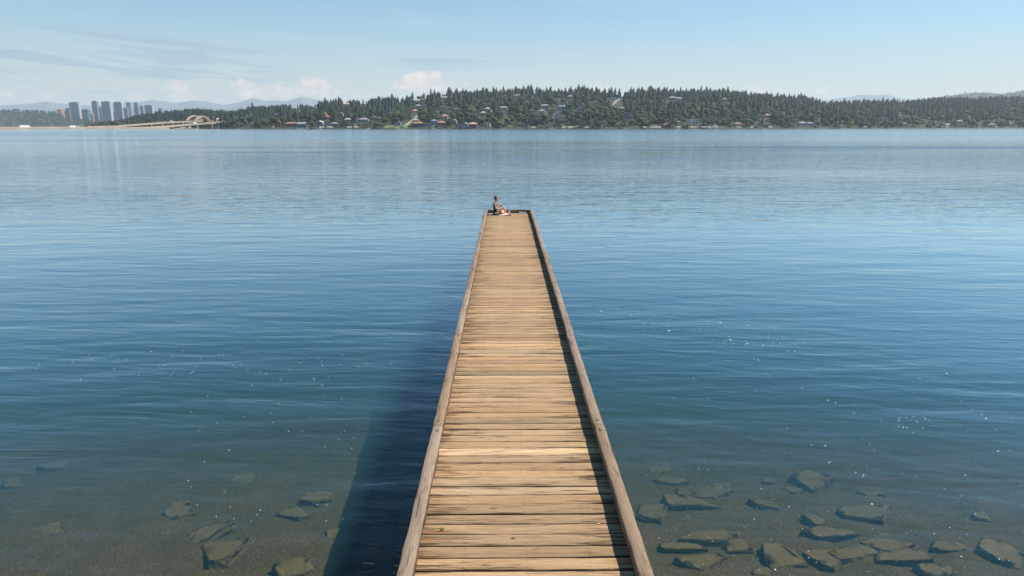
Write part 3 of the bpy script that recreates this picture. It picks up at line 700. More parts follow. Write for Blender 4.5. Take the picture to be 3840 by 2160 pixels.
S = [(648, 1935, 130, 60, 'squat pale stone under water, farther from the pier than the diamond slab'), (795, 2010, 145, 66, 'rounded triangular stone under water just above the diamond slab'), (845, 2075, 180, 95, 'diamond shaped slab under water with a small dark hollow on top'),
     (1185, 1872, 120, 52, 'pale stone under water beside the edge of the pier shadow'), (1105, 1935, 110, 44, 'small pale stone under water below the one by the pier shadow'), (930, 1805, 130, 40, 'faint deep stone under water on the pier shadow side'),
     (1100, 2140, 150, 70, 'broad low slab under water cut by the bottom edge beside the pier shadow'), (1260, 2010, 90, 40, 'pinkish stone half inside the pier shadow under water'), (220, 1755, 110, 24, 'dim long stone under water far out from the pier shadow'), (60, 1820, 90, 26, 'flat stone under water by itself at the outer rim of the shadow side'), (170, 2000, 120, 40, 'low brown stone under water in the weedy shallows'),
     (2450, 1930, 125, 70, 'large rounded pale stone under water next to the pier curb'), (2590, 1900, 200, 50, 'long slanting slab under water next to the large rounded stone'), (2660, 1860, 190, 46, 'tilted slab under water behind the long slanting one'), (2560, 1852, 70, 34, 'small stone under water wedged behind the long slanting slab'),
     (2480, 1770, 110, 36, 'faint stone under water near the pier, upper one of two'), (2520, 1812, 130, 32, 'faint stone under water near the pier, lower one of two'), (2710, 1825, 70, 26, 'small dim stone under water above the tilted slab'), (3060, 1820, 150, 64, 'pale kite shaped stone under water lying apart'), (2975, 1843, 60, 22, 'little stone under water beside the kite shaped one'), (2880, 1808, 60, 20, 'faint pebble like stone under water past the kite shaped one'),
     (3240, 1930, 170, 66, 'broad pale hexagonal stone under water far from the pier'), (3050, 1955, 85, 36, 'small oval stone under water below the kite shaped one'), (3110, 2015, 170, 40, 'low stone under water with a dark near face'), (2665, 2022, 210, 44, 'long dark edged slab under water across from the pier curb'), (2555, 2065, 160, 34, 'narrow brick like slab under water next to the pier curb'),
     (2770, 2060, 150, 44, 'wedge shaped slab under water behind the big block'), (2920, 2105, 190, 84, 'big square block under water with a dark near side'), (3095, 2110, 120, 66, 'triangular block under water beside the big square one'), (3190, 2085, 180, 50, 'long low slab under water behind the triangular block'), (3330, 2060, 170, 40, 'dim slab under water beyond the long low slab'),
     (3400, 2115, 170, 60, 'dark slanting slab under water beyond the triangular block'), (3790, 2100, 140, 80, 'large stone under water at the outer rim of the sunny side'), (3690, 1945, 80, 26, 'faint stone under water above the outermost large stone'), (2860, 2155, 90, 30, 'reddish stone tip breaking the view below the big square block'), (2640, 2120, 180, 60, 'flat silty slab under water filling the corner by the pier'), (3260, 1858, 90, 20, 'thin dim stone under water beyond the kite shaped one'),
     (3560, 2060, 120, 34, 'weedy mound of stone under water among bare gravel'), (3500, 2150, 130, 40, 'low rubbly stone under water below the dark slanting slab'), (2860, 1900, 150, 26, 'long faint slab under water above the small oval stone')]
for k, s_ in enumerate(S): stone(*s_, seed=100+k, flat=.24 if s_[3] > 50 else .20)

def foam():
    r2 = np.random.default_rng(21); V = []; F = []
    def fleck(px, py, s):
        p_ = hit(px, py, 0); n = 6; b = len(V); 
        k = (p_-CAM).length/FPX
        for z in (.003, .010):
            for i in range(n):
                a = 2*math.pi*i/n; V.append((p_.x+math.cos(a)*s*k*r2.uniform(.7, 1.5), p_.y+math.sin(a)*s*k*r2.uniform(.5, 1.0), z))
        F.extend([(b+i, b+(i+1) % n, b+n+(i+1) % n, b+n+i) for i in range(n)]); F.extend([(b+n, b+n+1, b+n+2, b+n+3), (b+n+3, b+n+4, b+n+5, b+n)])
    # a drifting band on the sunny side, scattered specks elsewhere
    for _ in range(85):
        x = r2.uniform(2240, 3060); fleck(x + r2.normal(0, 20), 1175 + (x-2240)*.17 + r2.normal(0, 26), r2.choice([1.2, 1.6, 2.2, 4.2], p=[.4, .3, .2, .1]))
    for _ in range(160):
        y_ = r2.uniform(1350, 2160); fleck(r2.uniform(2330, 3840) , y_, r2.choice([.9, 1.4, 2.2, 3.2], p=[.5, .3, .15, .05]))
    for _ in range(18): fleck(3420+r2.normal(0, 45), 1605+r2.normal(0, 22), r2.uniform(1.0, 2.6))
    for _ in range(45): fleck(r2.uniform(50, 1500), 1365+r2.normal(0, 24), r2.uniform(1.0, 2.2))
    for _ in range(40): fleck(r2.uniform(700, 1350), r2.uniform(1400, 2000), r2.uniform(1.0, 2.2))
    tag(link('foam', np_mesh('foam', V, F), M['foam']), 'white foam flecks drifting on the water either side of the pier', 'foam', kind='stuff')
foam()
# ================================================================== FAR SHORE
def prof(L): a = np.array(L, float); return a[:, 0], a[:, 1]
# tree-top skyline of the wooded hill (picture column, row)
SKY = [(-400,470),(300,470),(330,464),(388,451),(450,446),(485,436),(510,428),(590,414),(660,410),(730,404),(790,405),(830,408),(880,408),(937,397),(1040,393),(1131,388),(1176,384),(1224,372),(1276,368),(1314,374),(1366,372),(1425,364),(1474,358),(1530,358),(1593,350),(1650,340),(1738,336),(1813,332),(1888,330),(1991,327),(2063,332),(2138,328),(2187,326),(2233,333),(2319,338),(2361,334),(2430,328),(2542,333),(2641,330),(2720,332),(2787,341),(2906,351),(2993,354),(3037,363),(3063,370),(3088,376),(3156,373),(3300,371),(3417,368),(3522,361),(3620,359),(3704,357),(3840,355),(4300,350)]
SKx, SKy = prof(SKY)
R0x, R0y = prof([(-400,2100),(300,1900),(560,1560),(900,1400),(1600,1340),(2400,1360),(3000,1540),(3840,1850),(4300,2000)])   # depth of the waterline
R1x, R1y = prof([(-400,2300),(300,2200),(600,2250),(1000,2150),(1600,2050),(2400,2080),(3000,2400),(3840,3000),(4300,3100)])  # depth of the ridge
def trunc(a): return float(a)
def Y0(px): return np.interp(px, R0x, R0y) + 14*np.sin(np.asarray(px)*.013) + 8*np.sin(np.asarray(px)*.041+1)
def Y1(px): return np.interp(px, R1x, R1y)
def sm(a):  return np.clip(a, 0, 1)
def tH(px): return np.interp(px, [300, 900, 1600, 2500, 3840], [14, 19, 24, 22, 20])
VX = 1894.0; U = 2631.0
def hz(Y, py): return CAM.z + (HOR - py)/U*Y          # height seen at row py at depth Y (far things)
def xof(px, Y): return np.tan(np.arctan((px-1920)/U) + YAW) * Y
def zr(px): return np.maximum(2.0, hz(Y1(px), np.interp(px, SKx, SKy)) - tH(px))
def ground(px, Y):
    t_ = (Y - Y0(px))/(Y1(px)-Y0(px)); tc = np.clip(t_, 0, 1)
    z = zr(px)*(0.10*np.minimum(1, tc*14)*0.25 + tc**0.92*0.975) + np.minimum(tc*60, 1)*1.3
    z = z + np.where(t_ < 0, t_*400, 0) - np.where(t_ > 1, (t_-1)*60, 0)
    return np.where(t_ > 0, z + (np.sin(px*.021+Y*.006)*2.2+np.sin(px*.05-Y*.011)*1.4)*np.minimum(1, tc*6), z)
def terrain():
    px = np.concatenate([np.arange(250, 4301, 10.0)]); tt = np.concatenate([[-.06, -.01, 0, .004, .012, .03], np.arange(.06, 1.01, .04), [1.1, 1.3, 1.6]])
    P, T = np.meshgrid(px, tt); Yg = Y0(P) + T*(Y1(P)-Y0(P)); Z = ground(P, Yg)
    Z = np.where(T < 0, -3 + T*20, Z)
    V = np.stack([xof(P, Yg).ravel(), Yg.ravel(), Z.ravel()], 1); h, w_ = P.shape
    i = (np.arange(h-1)[:, None]*w_ + np.arange(w_-1)[None]).ravel()
    tag(link('hillside', np_mesh('hillside', V, np.stack([i, i+1, i+w_+1, i+w_], 1), True), M['ground']), kind='structure')
terrain()
def ground_at(px, py, up_=0.0):
    """point of the hillside seen at that pixel (up_ metres above the soil)"""
    a, b = float(Y0(px)), float(Y1(px))
    for Y in np.arange(a, b, 4.0):
        if float(ground(px, Y)) + up_ >= hz(Y, py) : break
    return float(xof(px, Y)), float(Y), float(ground(px, Y))

# ---- trees
def conifer(seed, tiers=9, spokes=11):
    r2 = np.random.default_rng(seed); V = []; F = []; H = 1.0
    bare = r2.uniform(.04, .12)
    for k in range(tiers):
        f = k/(tiers-1); zc = bare + (1-bare)*f**.92*.93; rad = .235*(1-f)**.72*r2.uniform(.8, 1.15) + .018
        if r2.random() < .18: rad *= .65
        th = (1-bare)/tiers*r2.uniform(1.3, 1.8); b = len(V); off = r2.uniform(0, 6.28); ox, oy = r2.normal(0, .008, 2)
        V.append((ox, oy, min(1.0, zc+th)))
        for i in range(spokes*2):
            a = off + math.pi*i/spokes; rr_ = rad*(r2.uniform(.75, 1.25) if i % 2 == 0 else r2.uniform(.30, .5)); dz = -r2.uniform(.0, .035) if i % 2 == 0 else r2.uniform(.0, .02)
            V.append((ox+math.cos(a)*rr_, oy+math.sin(a)*rr_, zc+dz))
        for i in range(spokes*2): F.append((b, b+1+i, b+1+(i+1) % (spokes*2)))
        if k == 0:
            V.append((0, 0, zc)); c_ = len(V)-1
            for i in range(spokes*2): F.append((c_, b+1+(i+1) % (spokes*2), b+1+i))
    b = len(V); V += [(.012, 0, .9), (-.006, .01, .9), (-.006, -.01, .9), (0, 0, 1.03)]; F += [(b, b+1, b+3), (b+1, b+2, b+3), (b+2, b, b+3)]
    return np.array(V), np.array(F)
def broadleaf(seed, n=150):
    r2 = np.random.default_rng(seed); V = []; F = []
    lobes = [(0, 0, .60, .30)] + [(math.cos(a)*.20*r2.uniform(.6, 1.2), math.sin(a)*.20*r2.uniform(.6, 1.2), r2.uniform(.38, .74), r2.uniform(.15, .23)) for a in r2.uniform(0, 6.28, 7)]
    for i in range(n):
        l = lobes[r2.integers(0, len(lobes))]; d = r2.normal(0, 1, 3); d /= np.linalg.norm(d)
        if d[2] < -.55: d[2] *= -.5
        c_ = np.array(l[:3]) + d*l[3]*r2.uniform(.72, 1.05); s = r2.uniform(.045, .085)
        nrm = d + r2.normal(0, .35, 3); nrm /= np.linalg.norm(nrm); t1 = np.cross(nrm, r2.normal(0, 1, 3)); t1 /= np.linalg.norm(t1); t2 = np.cross(nrm, t1)
        b = len(V); k = 5
        for j in range(k):
            a = 6.283*j/k; rr_ = s*r2.uniform(.6, 1.25); V.append(tuple(c_ + t1*math.cos(a)*rr_ + t2*math.sin(a)*rr_ - nrm*.012))
        V.append(tuple(c_+nrm*.03))
        for j in range(k): F.append((b+k, b+j, b+(j+1) % k))
    # inner mass so that gaps stay few
    for (x, y_, z, q) in lobes:
        b = len(V); m_, n_ = 8, 5
        for j in range(n_+1):
            for i in range(m_):
                th = math.pi*j/n_; a = 6.283*i/m_; k = q*.82*r2.uniform(.9, 1.1); V.append((x+math.sin(th)*math.cos(a)*k, y_+math.sin(th)*math.sin(a)*k, z+math.cos(th)*k))
        for j in range(n_):
            for i in range(m_):
                p_ = (b+j*m_+i, b+j*m_+(i+1) % m_, b+(j+1)*m_+(i+1) % m_, b+(j+1)*m_+i); F.append((p_[0], p_[3], p_[2])); F.append((p_[0], p_[2], p_[1]))
    return np.array(V), np.array(F)
CON = [conifer(i) for i in range(8)]; BRD = [broadleaf(40+i) for i in range(8)]
CONs = [conifer(80+i, 6, 6) for i in range(6)]; BRDs = [broadleaf(90+i, 60) for i in range(6)]
def ptrunk(name, h0, r0_):
    m = MB().tube([(0, 0, -.05), (0, 0, h0*.5), (.006, 0, h0)], [r0_, r0_*.75, r0_*.3], 7)
    for a in (0.4, 2.3, 4.1): m.tube([(0, 0, h0*.55), (math.cos(a)*.06, math.sin(a)*.06, h0*.85)], [r0_*.4, r0_*.12], 5)
    me = m.mesh(name); me.materials.append(M['bark']); return me
TRc, TRb = ptrunk('trunk', .9, .018), ptrunk('trunk', .55, .035)
PC = []; PB = []
for vs, fs in CON: me = np_mesh('conifer_crown', vs, fs, tint=np.ones((len(vs), 3))); me.materials.append(M['foliage']); PC.append(me)
for vs, fs in BRD: me = np_mesh('broadleaf_crown', vs, fs, tint=np.ones((len(vs), 3))); me.materials.append(M['foliage']); PB.append(me)
GC = [(0.010, 0.034, 0.034), (0.015, 0.044, 0.038), (0.008, 0.029, 0.034), (0.022, 0.050, 0.036)]
GB = [(0.044, 0.080, 0.032), (0.026, 0.060, 0.032), (0.075, 0.108, 0.034), (0.052, 0.070, 0.040), (0.030, 0.064, 0.036)]
trees = []   # (kind, x, y, z, height, width factor, colour, px, single?)
HOUSE_KEEP = []   # filled by houses: (px, Y, half width px)
# ---- houses (picture column, row of the middle, width in picture pixels, roof form, roof colour, wall colour)
COLS = {'white': (.85,.83,.79), 'cream': (.76,.66,.50), 'tan': (.54,.43,.31), 'grey': (.34,.35,.37), 'dark': (.06,.065,.075), 'brown': (.20,.115,.075), 'orange': (.36,.21,.13), 'pink': (.62,.30,.26),
        'red': (.36,.10,.07), 'blue': (.20,.28,.36), 'teal': (.12,.26,.28), 'lilac': (.30,.27,.33), 'green': (.22,.30,.25), 'yellow': (.66,.46,.20)}
def C3(L, ox, oy, s): return [(ox+a/s, oy+b/s, c_/s, f, rc, wc) for a, b, c_, f, rc, wc in L]
HL = C3([(410,330,60,'hip','brown','tan'),(590,325,100,'hip','lilac','cream'),(580,372,60,'flat','pink','white'),(745,372,60,'flat','pink','pink'),(870,316,90,'gable','grey','grey'),(1200,326,60,'gable','tan','grey'),(1240,380,50,'hip','orange','cream'),(1345,348,110,'flat','grey','blue'),
   (1450,340,80,'hip','grey','lilac'),(1450,393,50,'flat','white','cream'),(1095,420,70,'flat','white','dark'),(1340,424,90,'flat','grey','blue'),(1040,484,130,'hip','lilac','grey'),(1190,490,130,'flat','blue','white'),(1330,498,120,'gable','blue','blue'),(1540,518,130,'flat','white','grey'),
   (1270,580,80,'gable','grey','white'),(135,530,100,'hip','grey','cream'),(380,515,130,'hip','grey','cream'),(245,600,60,'flat','white','grey'),(50,596,80,'hip','tan','tan'),(370,600,60,'flat','lilac','cream'),(525,603,70,'flat','grey','tan'),(640,775,250,'flat','grey','green'),
   (1700,764,110,'gable','brown','brown'),(2000,730,60,'flat','white','grey'),(2095,360,120,'flat','white','white'),(1875,432,90,'gable','grey','grey'),(2240,340,90,'flat','tan','grey'),(2400,648,110,'gable','lilac','blue'),(2130,784,200,'flat','brown','red'),(1135,762,60,'flat','lilac','white'),
   (860,565,90,'gable','grey','grey'),(990,570,90,'hip','grey','tan'),(1130,640,60,'flat','white','tan'),(1360,645,50,'gable','orange','white'),(1610,458,90,'flat','grey','blue'),(2280,526,80,'hip','grey','grey'),(1215,640,50,'gable','tan','cream'),(420,600,40,'flat','tan','tan'),(1790,375,60,'flat','tan','brown')], 1800, 290, 4.293)
HL += C3([(1770,354,60,'flat','grey','dark'),(1756,384,34,'flat','orange','orange'),(2070,330,80,'gable','grey','white'),(2065,386,100,'flat','white','dark'),(2095,434,80,'flat','white','teal'),(1980,434,50,'flat','white','grey'),(1800,410,60,'hip','lilac','lilac'),(1870,412,50,'gable','tan','tan'),
   (2190,409,90,'flat','grey','dark'),(2210,453,70,'flat','grey','lilac'),(1765,460,50,'hip','pink','white'),(2080,494,90,'flat','tan','brown'),(2058,513,60,'hip','pink','tan'),(2500,443,60,'hip','grey','white'),(2430,484,80,'flat','tan','grey'),(1790,586,110,'hip','orange','dark'),
   (1765,554,60,'hip','grey','grey'),(2030,580,80,'hip','orange','brown'),(2260,592,60,'gable','grey','grey'),(2340,594,76,'hip','tan','dark'),(1590,580,50,'gable','lilac','blue'),(1392,536,60,'gable','lilac','grey'),(1270,594,90,'flat','brown','yellow'),(1120,590,64,'flat','tan','grey'),
   (1045,584,70,'flat','dark','dark'),(1245,546,90,'hip','lilac','grey'),(880,568,70,'flat','white','grey'),(800,575,60,'gable','white','blue'),(620,590,86,'gable','grey','blue'),(515,586,116,'hip','orange','brown'),(310,603,34,'flat','yellow','yellow'),(372,599,66,'flat','lilac','brown'),
   (310,568,44,'flat','tan','brown'),(122,585,54,'gable','tan','cream'),(30,594,60,'flat','blue','teal'),(5,552,34,'flat','cream','cream'),(730,420,40,'gable','grey','pink'),(775,434,40,'flat','white','tan'),(560,434,40,'hip','lilac','tan'),(390,470,30,'gable','grey','white'),
   (355,488,28,'flat','white','white'),(610,458,30,'hip','grey','white'),(890,518,40,'hip','pink','grey'),(1015,492,50,'gable','lilac','grey'),(1080,394,60,'gable','tan','tan'),(1250,393,30,'flat','white','pink'),(1342,523,54,'gable','pink','tan'),(1640,374,50,'flat','pink','white'),
   (1850,350,60,'gable','brown','tan'),(740,514,24,'flat','tan','cream'),(1950,560,60,'hip','lilac','blue'),(1895,592,90,'flat','lilac','grey'),(2150,560,50,'gable','grey','grey'),(1090,546,70,'hip','grey','grey'),(1185,545,40,'gable','lilac','tan'),(950,588,60,'hip','lilac','dark'),(2490,590,50,'gable','brown','cream')], 900, 250, 2.683)
HL += C3([(330,306,110,'flat','orange','brown'),(490,308,70,'flat','tan','tan'),(585,286,100,'hip','grey','grey'),(660,296,90,'hip','grey','tan'),(800,326,74,'flat','blue','blue'),(1110,360,34,'gable','white','white'),(1270,374,60,'flat','brown','brown'),(1275,404,54,'flat','white','white'),(1410,414,90,'flat','blue','blue'),
   (1240,304,60,'hip','lilac','grey'),(845,568,74,'gable','brown','white'),(684,596,62,'gable','tan','tan'),(1150,644,64,'gable','grey','white'),(530,636,80,'gable','tan','brown'),(1440,620,90,'hip','orange','tan'),(1520,630,40,'gable','brown','brown'),(1660,640,60,'flat','tan','brown'),
   (1810,504,64,'hip','pink','grey'),(2270,606,90,'hip','grey','tan'),(2370,610,80,'hip','lilac','grey'),(2455,506,50,'flat','tan','tan'),(2185,566,46,'gable','orange','tan'),(2000,444,64,'flat','lilac','grey'),(1570,430,34,'gable','pink','white'),(20,506,70,'flat','grey','blue'),(940,562,40,'gable','white','tan'),(1080,640,50,'gable','lilac','grey'),(1800,634,70,'flat','brown','dark'),(760,640,60,'flat','grey','brown'),(2030,634,80,'flat','brown','brown')], 2350, 290, 3.435)
HL += C3([(250,546,44,'flat','red','white'),(200,450,50,'flat','pink','tan'),(970,474,60,'flat','white','white'),(1150,460,80,'flat','grey','grey'),(1235,442,36,'flat','tan','tan'),(1330,444,60,'flat','lilac','white'),(1430,464,44,'gable','orange','blue'),(1220,550,60,'gable','pink','tan'),(1600,564,50,'gable','pink','tan'),
   (1700,554,34,'hip','white','white'),(1640,508,60,'flat','lilac','grey'),(2210,560,84,'hip','orange','tan'),(2180,524,28,'gable','white','white'),(490,570,34,'gable','lilac','white'),(1490,482,34,'gable','grey','blue'),(1840,518,70,'hip','lilac','grey'),(2450,550,54,'gable','lilac','grey'),(2060,560,40,'flat','tan','grey'),(800,566,60,'flat','tan','brown')], 3000, 290, 3.067)
def zone(px, Y):
    f = (Y-float(Y0(px)))/(float(Y1(px))-float(Y0(px)))
    return 0 if f < .09 else 1 if f < .42 else 2
AREA = [(840, 'past the arch'), (1150, 'between arch and lawn'), (1445, 'before the bright lawn'), (1575, 'by the climbing road'), (1790, 'beyond the climbing road'), (1990, 'behind the pier end'), (2200, 'above the shore lawn'), (2480, 'at the highest ridge'), (2780, 'past the highest ridge'), (3100, 'where the ridge drops'), (3480, 'at the ridge dip'), (9999, 'below the blue ridge')]
def area(px):
    for a, n in AREA:
        if px < a: return n
LV = ['waterside', 'lower hillside', 'upper hillside']
ORD = ['', 'second', 'third', 'fourth', 'fifth', 'sixth', 'seventh', 'eighth', 'ninth', 'tenth', 'eleventh', 'twelfth', 'thirteenth', 'fourteenth', 'fifteenth', 'sixteenth']
class Namer:
    """labels that would read alike are told apart by counting along the shore from the arch bridge"""
    def __init__(s): s.l = []
    def add(s, o, base, key, tail=''): s.l.append((base, key, o, tail))
    def run(s):
        by = {}
        for b, k, o, t_ in s.l: by.setdefault(b + '|' + t_, []).append((k, o, b, t_))
        for L in by.values():
            L.sort(key=lambda q: q[0])
            for i, (k, o, b, t_) in enumerate(L):
                o['label'] = (b if len(L) == 1 else f'{ORD[i] or "first"} {b}') + (' ' + t_ if t_ else '') + ('' if len(L) == 1 else ', from the bridge')
NM = Namer()
def house(px, py, wpx, form, rc, wc, k):
    rr_ = random.Random(k*13+1); 
    storeys = 2 if (form != 'flat' or rr_.random() < .35) else 1
    hh = 3.5*storeys
    x, Y, z = ground_at(px, py, hh*.55)
    w_ = max(8.0, min(60, wpx/U*Y*1.08)); d_ = min(11, w_*.7)
    yaw = math.atan2(-x, Y)*.0 + rr_.uniform(-.25, .25)
    z -= .6
    rn = {'flat': 'flat roofed', 'hip': 'hip roofed', 'gable': 'gabled'}[form]
    H = empty('house', (x, Y, z), yaw, None, 'house', 'houses on the far hillside')
    cn = lambda c_: 'tan' if c_ == 'cream' else c_
    NM.add(H, f'{LV[zone(px, Y)]} {cn(wc)} house, {cn(rc)} {form} roof,', px, area(px))
    wl = MB().box(-w_/2, w_/2, 0, d_, -3, hh)
    if w_ > 14 and rr_.random() < .6: wl.box(w_*.12, w_*.46, -2.2, .0-.01, -3, hh*.62)
    wob = wl.build('wall', M['wall'], H)
    wob.color = (*[q*rr_.uniform(.9, 1.08) for q in COLS[wc]], 1)
    e = .7; rh = w_*.0
    if form == 'flat': rf = MB().box(-w_/2-e, w_/2+e, -e*1.6, d_+e, hh+.01, hh+.42)
    else:
        rise = min(3.2, d_*.33); x0, x1, y0_, y1_ = -w_/2-e, w_/2+e, -e, d_+e; c_ = d_/2; q = (d_/2+e) if form == 'hip' else 0
        if form == 'gable' and w_ < 17:    # gable end to the lake
            rise = min(4.0, w_*.28)
            rf = MB().add([(x0, y0_, hh), (x1, y0_, hh), (x1, y1_, hh), (x0, y1_, hh), (0, y0_, hh+rise), (0, y1_, hh+rise)], [(0,1,4), (2,3,5), (1,2,5,4), (3,0,4,5), (0,3,2,1)])
            g = MB().add([(-w_/2+.3, -.25, hh+.02), (w_/2-.3, -.25, hh+.02), (0, -.25, hh+rise-.5), (-w_/2+.3, -.72, hh+.02), (w_/2-.3, -.72, hh+.02), (0, -.72, hh+rise-.5)], [(3,4,5), (0,2,1), (0,1,4,3), (1,2,5,4), (2,0,3,5)]).build('gable_end', M['wall'], H); g.color = wob.color
        else:
            rf = MB().add([(x0, y0_, hh), (x1, y0_, hh), (x1, y1_, hh), (x0, y1_, hh), (x0+q, c_, hh+rise), (x1-q, c_, hh+rise)], [(0,1,5,4), (1,2,5), (2,3,4,5), (3,0,4), (0,3,2,1)])
    ro = rf.build('roof', M['roof'], H); ro.color = (*[q_*rr_.uniform(.85, 1.1) for q_ in COLS[rc]], 1)
    if form != 'flat' and rr_.random() < .6:
        ch = MB().box(w_*.22, w_*.22+.9, d_*.55, d_*.55+.9, hh, hh+4.2).build('chimney', M['wall'], ro); ch.color = (.2, .12, .1, 1)
    nw = max(2, int(w_/4.6)); st = w_/nw
    for f in range(storeys):
        for i in range(nw):
            if rr_.random() < .12: continue
            cx = -w_/2 + st*(i+.5); ww = st*rr_.choice((.26, .33, .40))
            if w_ > 14 and w_*.08 < cx < w_*.5: cx = -abs(cx)*.0 + cx
            MB().box(cx-ww, cx+ww, -.06 if not (w_ > 14 and w_*.06 < cx) else -2.28, .02 if not (w_ > 14 and w_*.06 < cx) else -2.19, f*3.5+.8, f*3.5+2.7).build('window', M['glass'], H)
    HOUSE_KEEP.append((px, Y, wpx/2+1.5, w_, HOR - (z + hh*.12 + .6 - CAM.z)/Y*U))
    return H
for k, h_ in enumerate(HL): house(*h_, k)

# ---- lawns, climbing roads
def strip(name, pts, mat, lift, kind='structure'):
    """pts: list of (px left, px right, py) from low to high, laid on the hillside"""
    V = []; F = []
    for a, b, py in pts:
        c_ = (a+b)/2; x, Y, z = ground_at(c_, py)
        for q in (a, b): V.append((float(xof(q, Y)), Y, float(ground(q, Y))+lift))
    # cross slices every few metres so it follows the slope
    W = []
    for i in range(len(V)//2-1):
        for s_ in range(6):
            f = s_/6; 
            for k in (0, 1):
                A, B = Vector(V[2*i+k]), Vector(V[2*i+2+k]); W.append(A.lerp(B, f))
    W += [Vector(V[-2]), Vector(V[-1])]
    for p_ in W: p_.z += .6
    return tag(MB().add(W, [(2*i, 2*i+1, 2*i+3, 2*i+2) for i in range(len(W)//2-1)]).build(name, mat), kind=kind)
strip('road', [(1514,1528,473.5),(1520,1534,470),(1531,1543,463),(1540,1550,457),(1552,1562,448),(1560,1569,439),(1564,1572,436)], M['asphalt'], .9)
strip('road', [(2293,2300,398),(2300,2309,388),(2308,2318,381),(2318,2326,376)], M['asphalt'], .9)
strip('lawn', [(1440,1500,481),(1443,1500,476.5),(1448,1498,472.5)], M['lawn'], .8)
strip('lawn', [(1905,1996,482),(1907,1994,478.5),(1912,1990,476.8)], M['lawn'], .8)
strip('lawn', [(1505,1530,481),(1508,1528,474)], M['lawn'], .8)
strip('lawn', [(2150,2180,481.5),(2152,2178,476)], M['lawn'], .8)
CLEAR = [(1506, 1535, 462, 484), (1528, 1548, 452, 470), (1545, 1575, 432, 455), (1438, 1502, 469, 484), (1903, 1998, 472, 484), (2148, 2182, 474, 484), (2290, 2330, 374, 400)]

# ---- scatter the trees
def row(Y, z): return HOR - (z-CAM.z)/Y*U
def clear(px, Y, h, hw):
    g = float(ground(px, Y)); py1 = row(Y, g+h*.85); py0 = row(Y, g)
    for hx, hY, half, w_, lim in HOUSE_KEEP:
        d_ = abs(px-hx)
        if d_ < half + hw:
            if -14 < Y-hY < 14: return False
            if Y < hY and d_ < half*.9 + hw*.6 and py1 < lim: return False
    for a, b, c_, d_ in CLEAR:
        if a-hw < px < b+hw and py0 > c_ and py1 < d_-1: return False
    return True
def hgt(px):  # density of housing
    return np.interp(px, [500, 900, 1500, 2350, 2700, 3500], [.3, .6, 1, 1, .35, .15])
tr = random.Random(99)
PEAKS = [(952,384),(937,397),(1131,388),(1224,366),(1276,364),(1314,378),(1366,373),(1425,360),(1474,353),(1496,362),(1530,359),(1550,346),(1593,349),(1619,335),(1632,338),(1686,329),(1693,334),(1716,333),(1738,334),(1750,338),(1790,336),(1813,329),(1824,333),(1850,327),(1862,331),(1888,325),(1905,334),(1933,326),(1943,334),(1963,325),(1980,322),(1991,319),(2013,326),(2022,331),(2048,330),(2063,328),(2093,333),(2118,331),(2138,324),(2155,330),(2168,320),(2180,324),(2187,322),(2214,334),(2233,329),(2264,333),(2280,332),(2289,329),(2302,332),(2319,334),(2361,329),(2371,333),(2391,331),(2402,329),(2430,322),(2437,324),(2466,327),(2484,328),(2495,327),(2519,333),(2545,330),(2567,334),(2592,332),(2610,336),(2621,324),(2641,327),(2655,331),(2676,338),(2701,331),(2720,327),(2745,341),(2772,340),(2787,340),(2804,347),(2833,352),(2865,344),(2882,349),(2906,348),(2917,355),(2931,353),(2950,350),(2970,357),(2984,354),(2993,348),(3005,355),(3037,362),(3052,368),(3110,374),(3156,370),(3228,367),(3265,372),(3300,365),(3339,366)]
for px, py in PEAKS:
    Y = float(Y1(px))*.985; g = float(ground(px, Y)); h = hz(Y, py)-g
    if h > 9: trees.append(('conifer', px, Y, g, h, tr.uniform(.9, 1.6), tr.choice(GC), 2))
n_try = 0
while n_try < 30000 and len(trees) < 9500:
    n_try += 1
    px = tr.uniform(318, 3960); f = tr.random()**.85
    a, b = float(Y0(px)), float(Y1(px)); Y = a + 6 + f*(b-a-6)
    wide = px > 2650
    pc = np.interp(f, [0, .25, .6, 1], [.18, .42, .68, .9]) + (.12 if wide and f > .4 else 0) + (.2 if px < 800 else 0) - (.16 if 1480 < px < 2450 and f < .85 else 0)
    con = tr.random() < pc
    h = tr.uniform(16, 31) if con else tr.uniform(10, 20)
    if px < 900: h *= .8 if px > 480 else .5
    if f > .85: sk_off = tr.uniform(7, 27)
    else: sk_off = tr.uniform(0, 9)
    if f < .05: h *= .85
    hw = h*(.2 if con else .42)/Y*U
    if not clear(px, Y, h, hw):
        if tr.random() < .75: h = tr.uniform(3, 6); con = False; hw = h*.42/Y*U
        if not clear(px, Y, h, hw*.5): continue
    g = float(ground(px, Y))
    top = HOR-(g+h-CAM.z)/Y*U; sk = float(np.interp(px, SKx, SKy))
    if top < sk + sk_off: h = max(4, hz(Y, sk + sk_off) - g)
    col = tr.choice(GC) if con else tr.choice(GB)
    if not con and tr.random() < .012: col = (.20, .18, .03)
    elif not con and tr.random() < .015: col = (.09, .05, .03)
    col = tuple(q*.78 for q in col)
    trees.append(('conifer' if con else 'broadleaf', px, Y, g, h, tr.uniform(.8, 1.35) if con else tr.uniform(1.0, 1.5), col, 1 if f < .10 else 0))
for _ in range(620):          # a leafy fringe at the water's edge
    px = tr.uniform(330, 3950); Y = float(Y0(px)) + tr.uniform(2, 45); con = tr.random() < .2
    h = tr.uniform(3, 8) if tr.random() < .45 else tr.uniform(8, 17); hw = h*.42/Y*U
    if not clear(px, Y, h, hw*.7): h = tr.uniform(2, 3.5); con = False
    if not clear(px, Y, h, h*.3/Y*U): continue
    trees.append(('conifer' if con else 'broadleaf', px, Y, float(ground(px, Y)), h, tr.uniform(1.0, 1.6), tr.choice(GC if con else GB), 1))
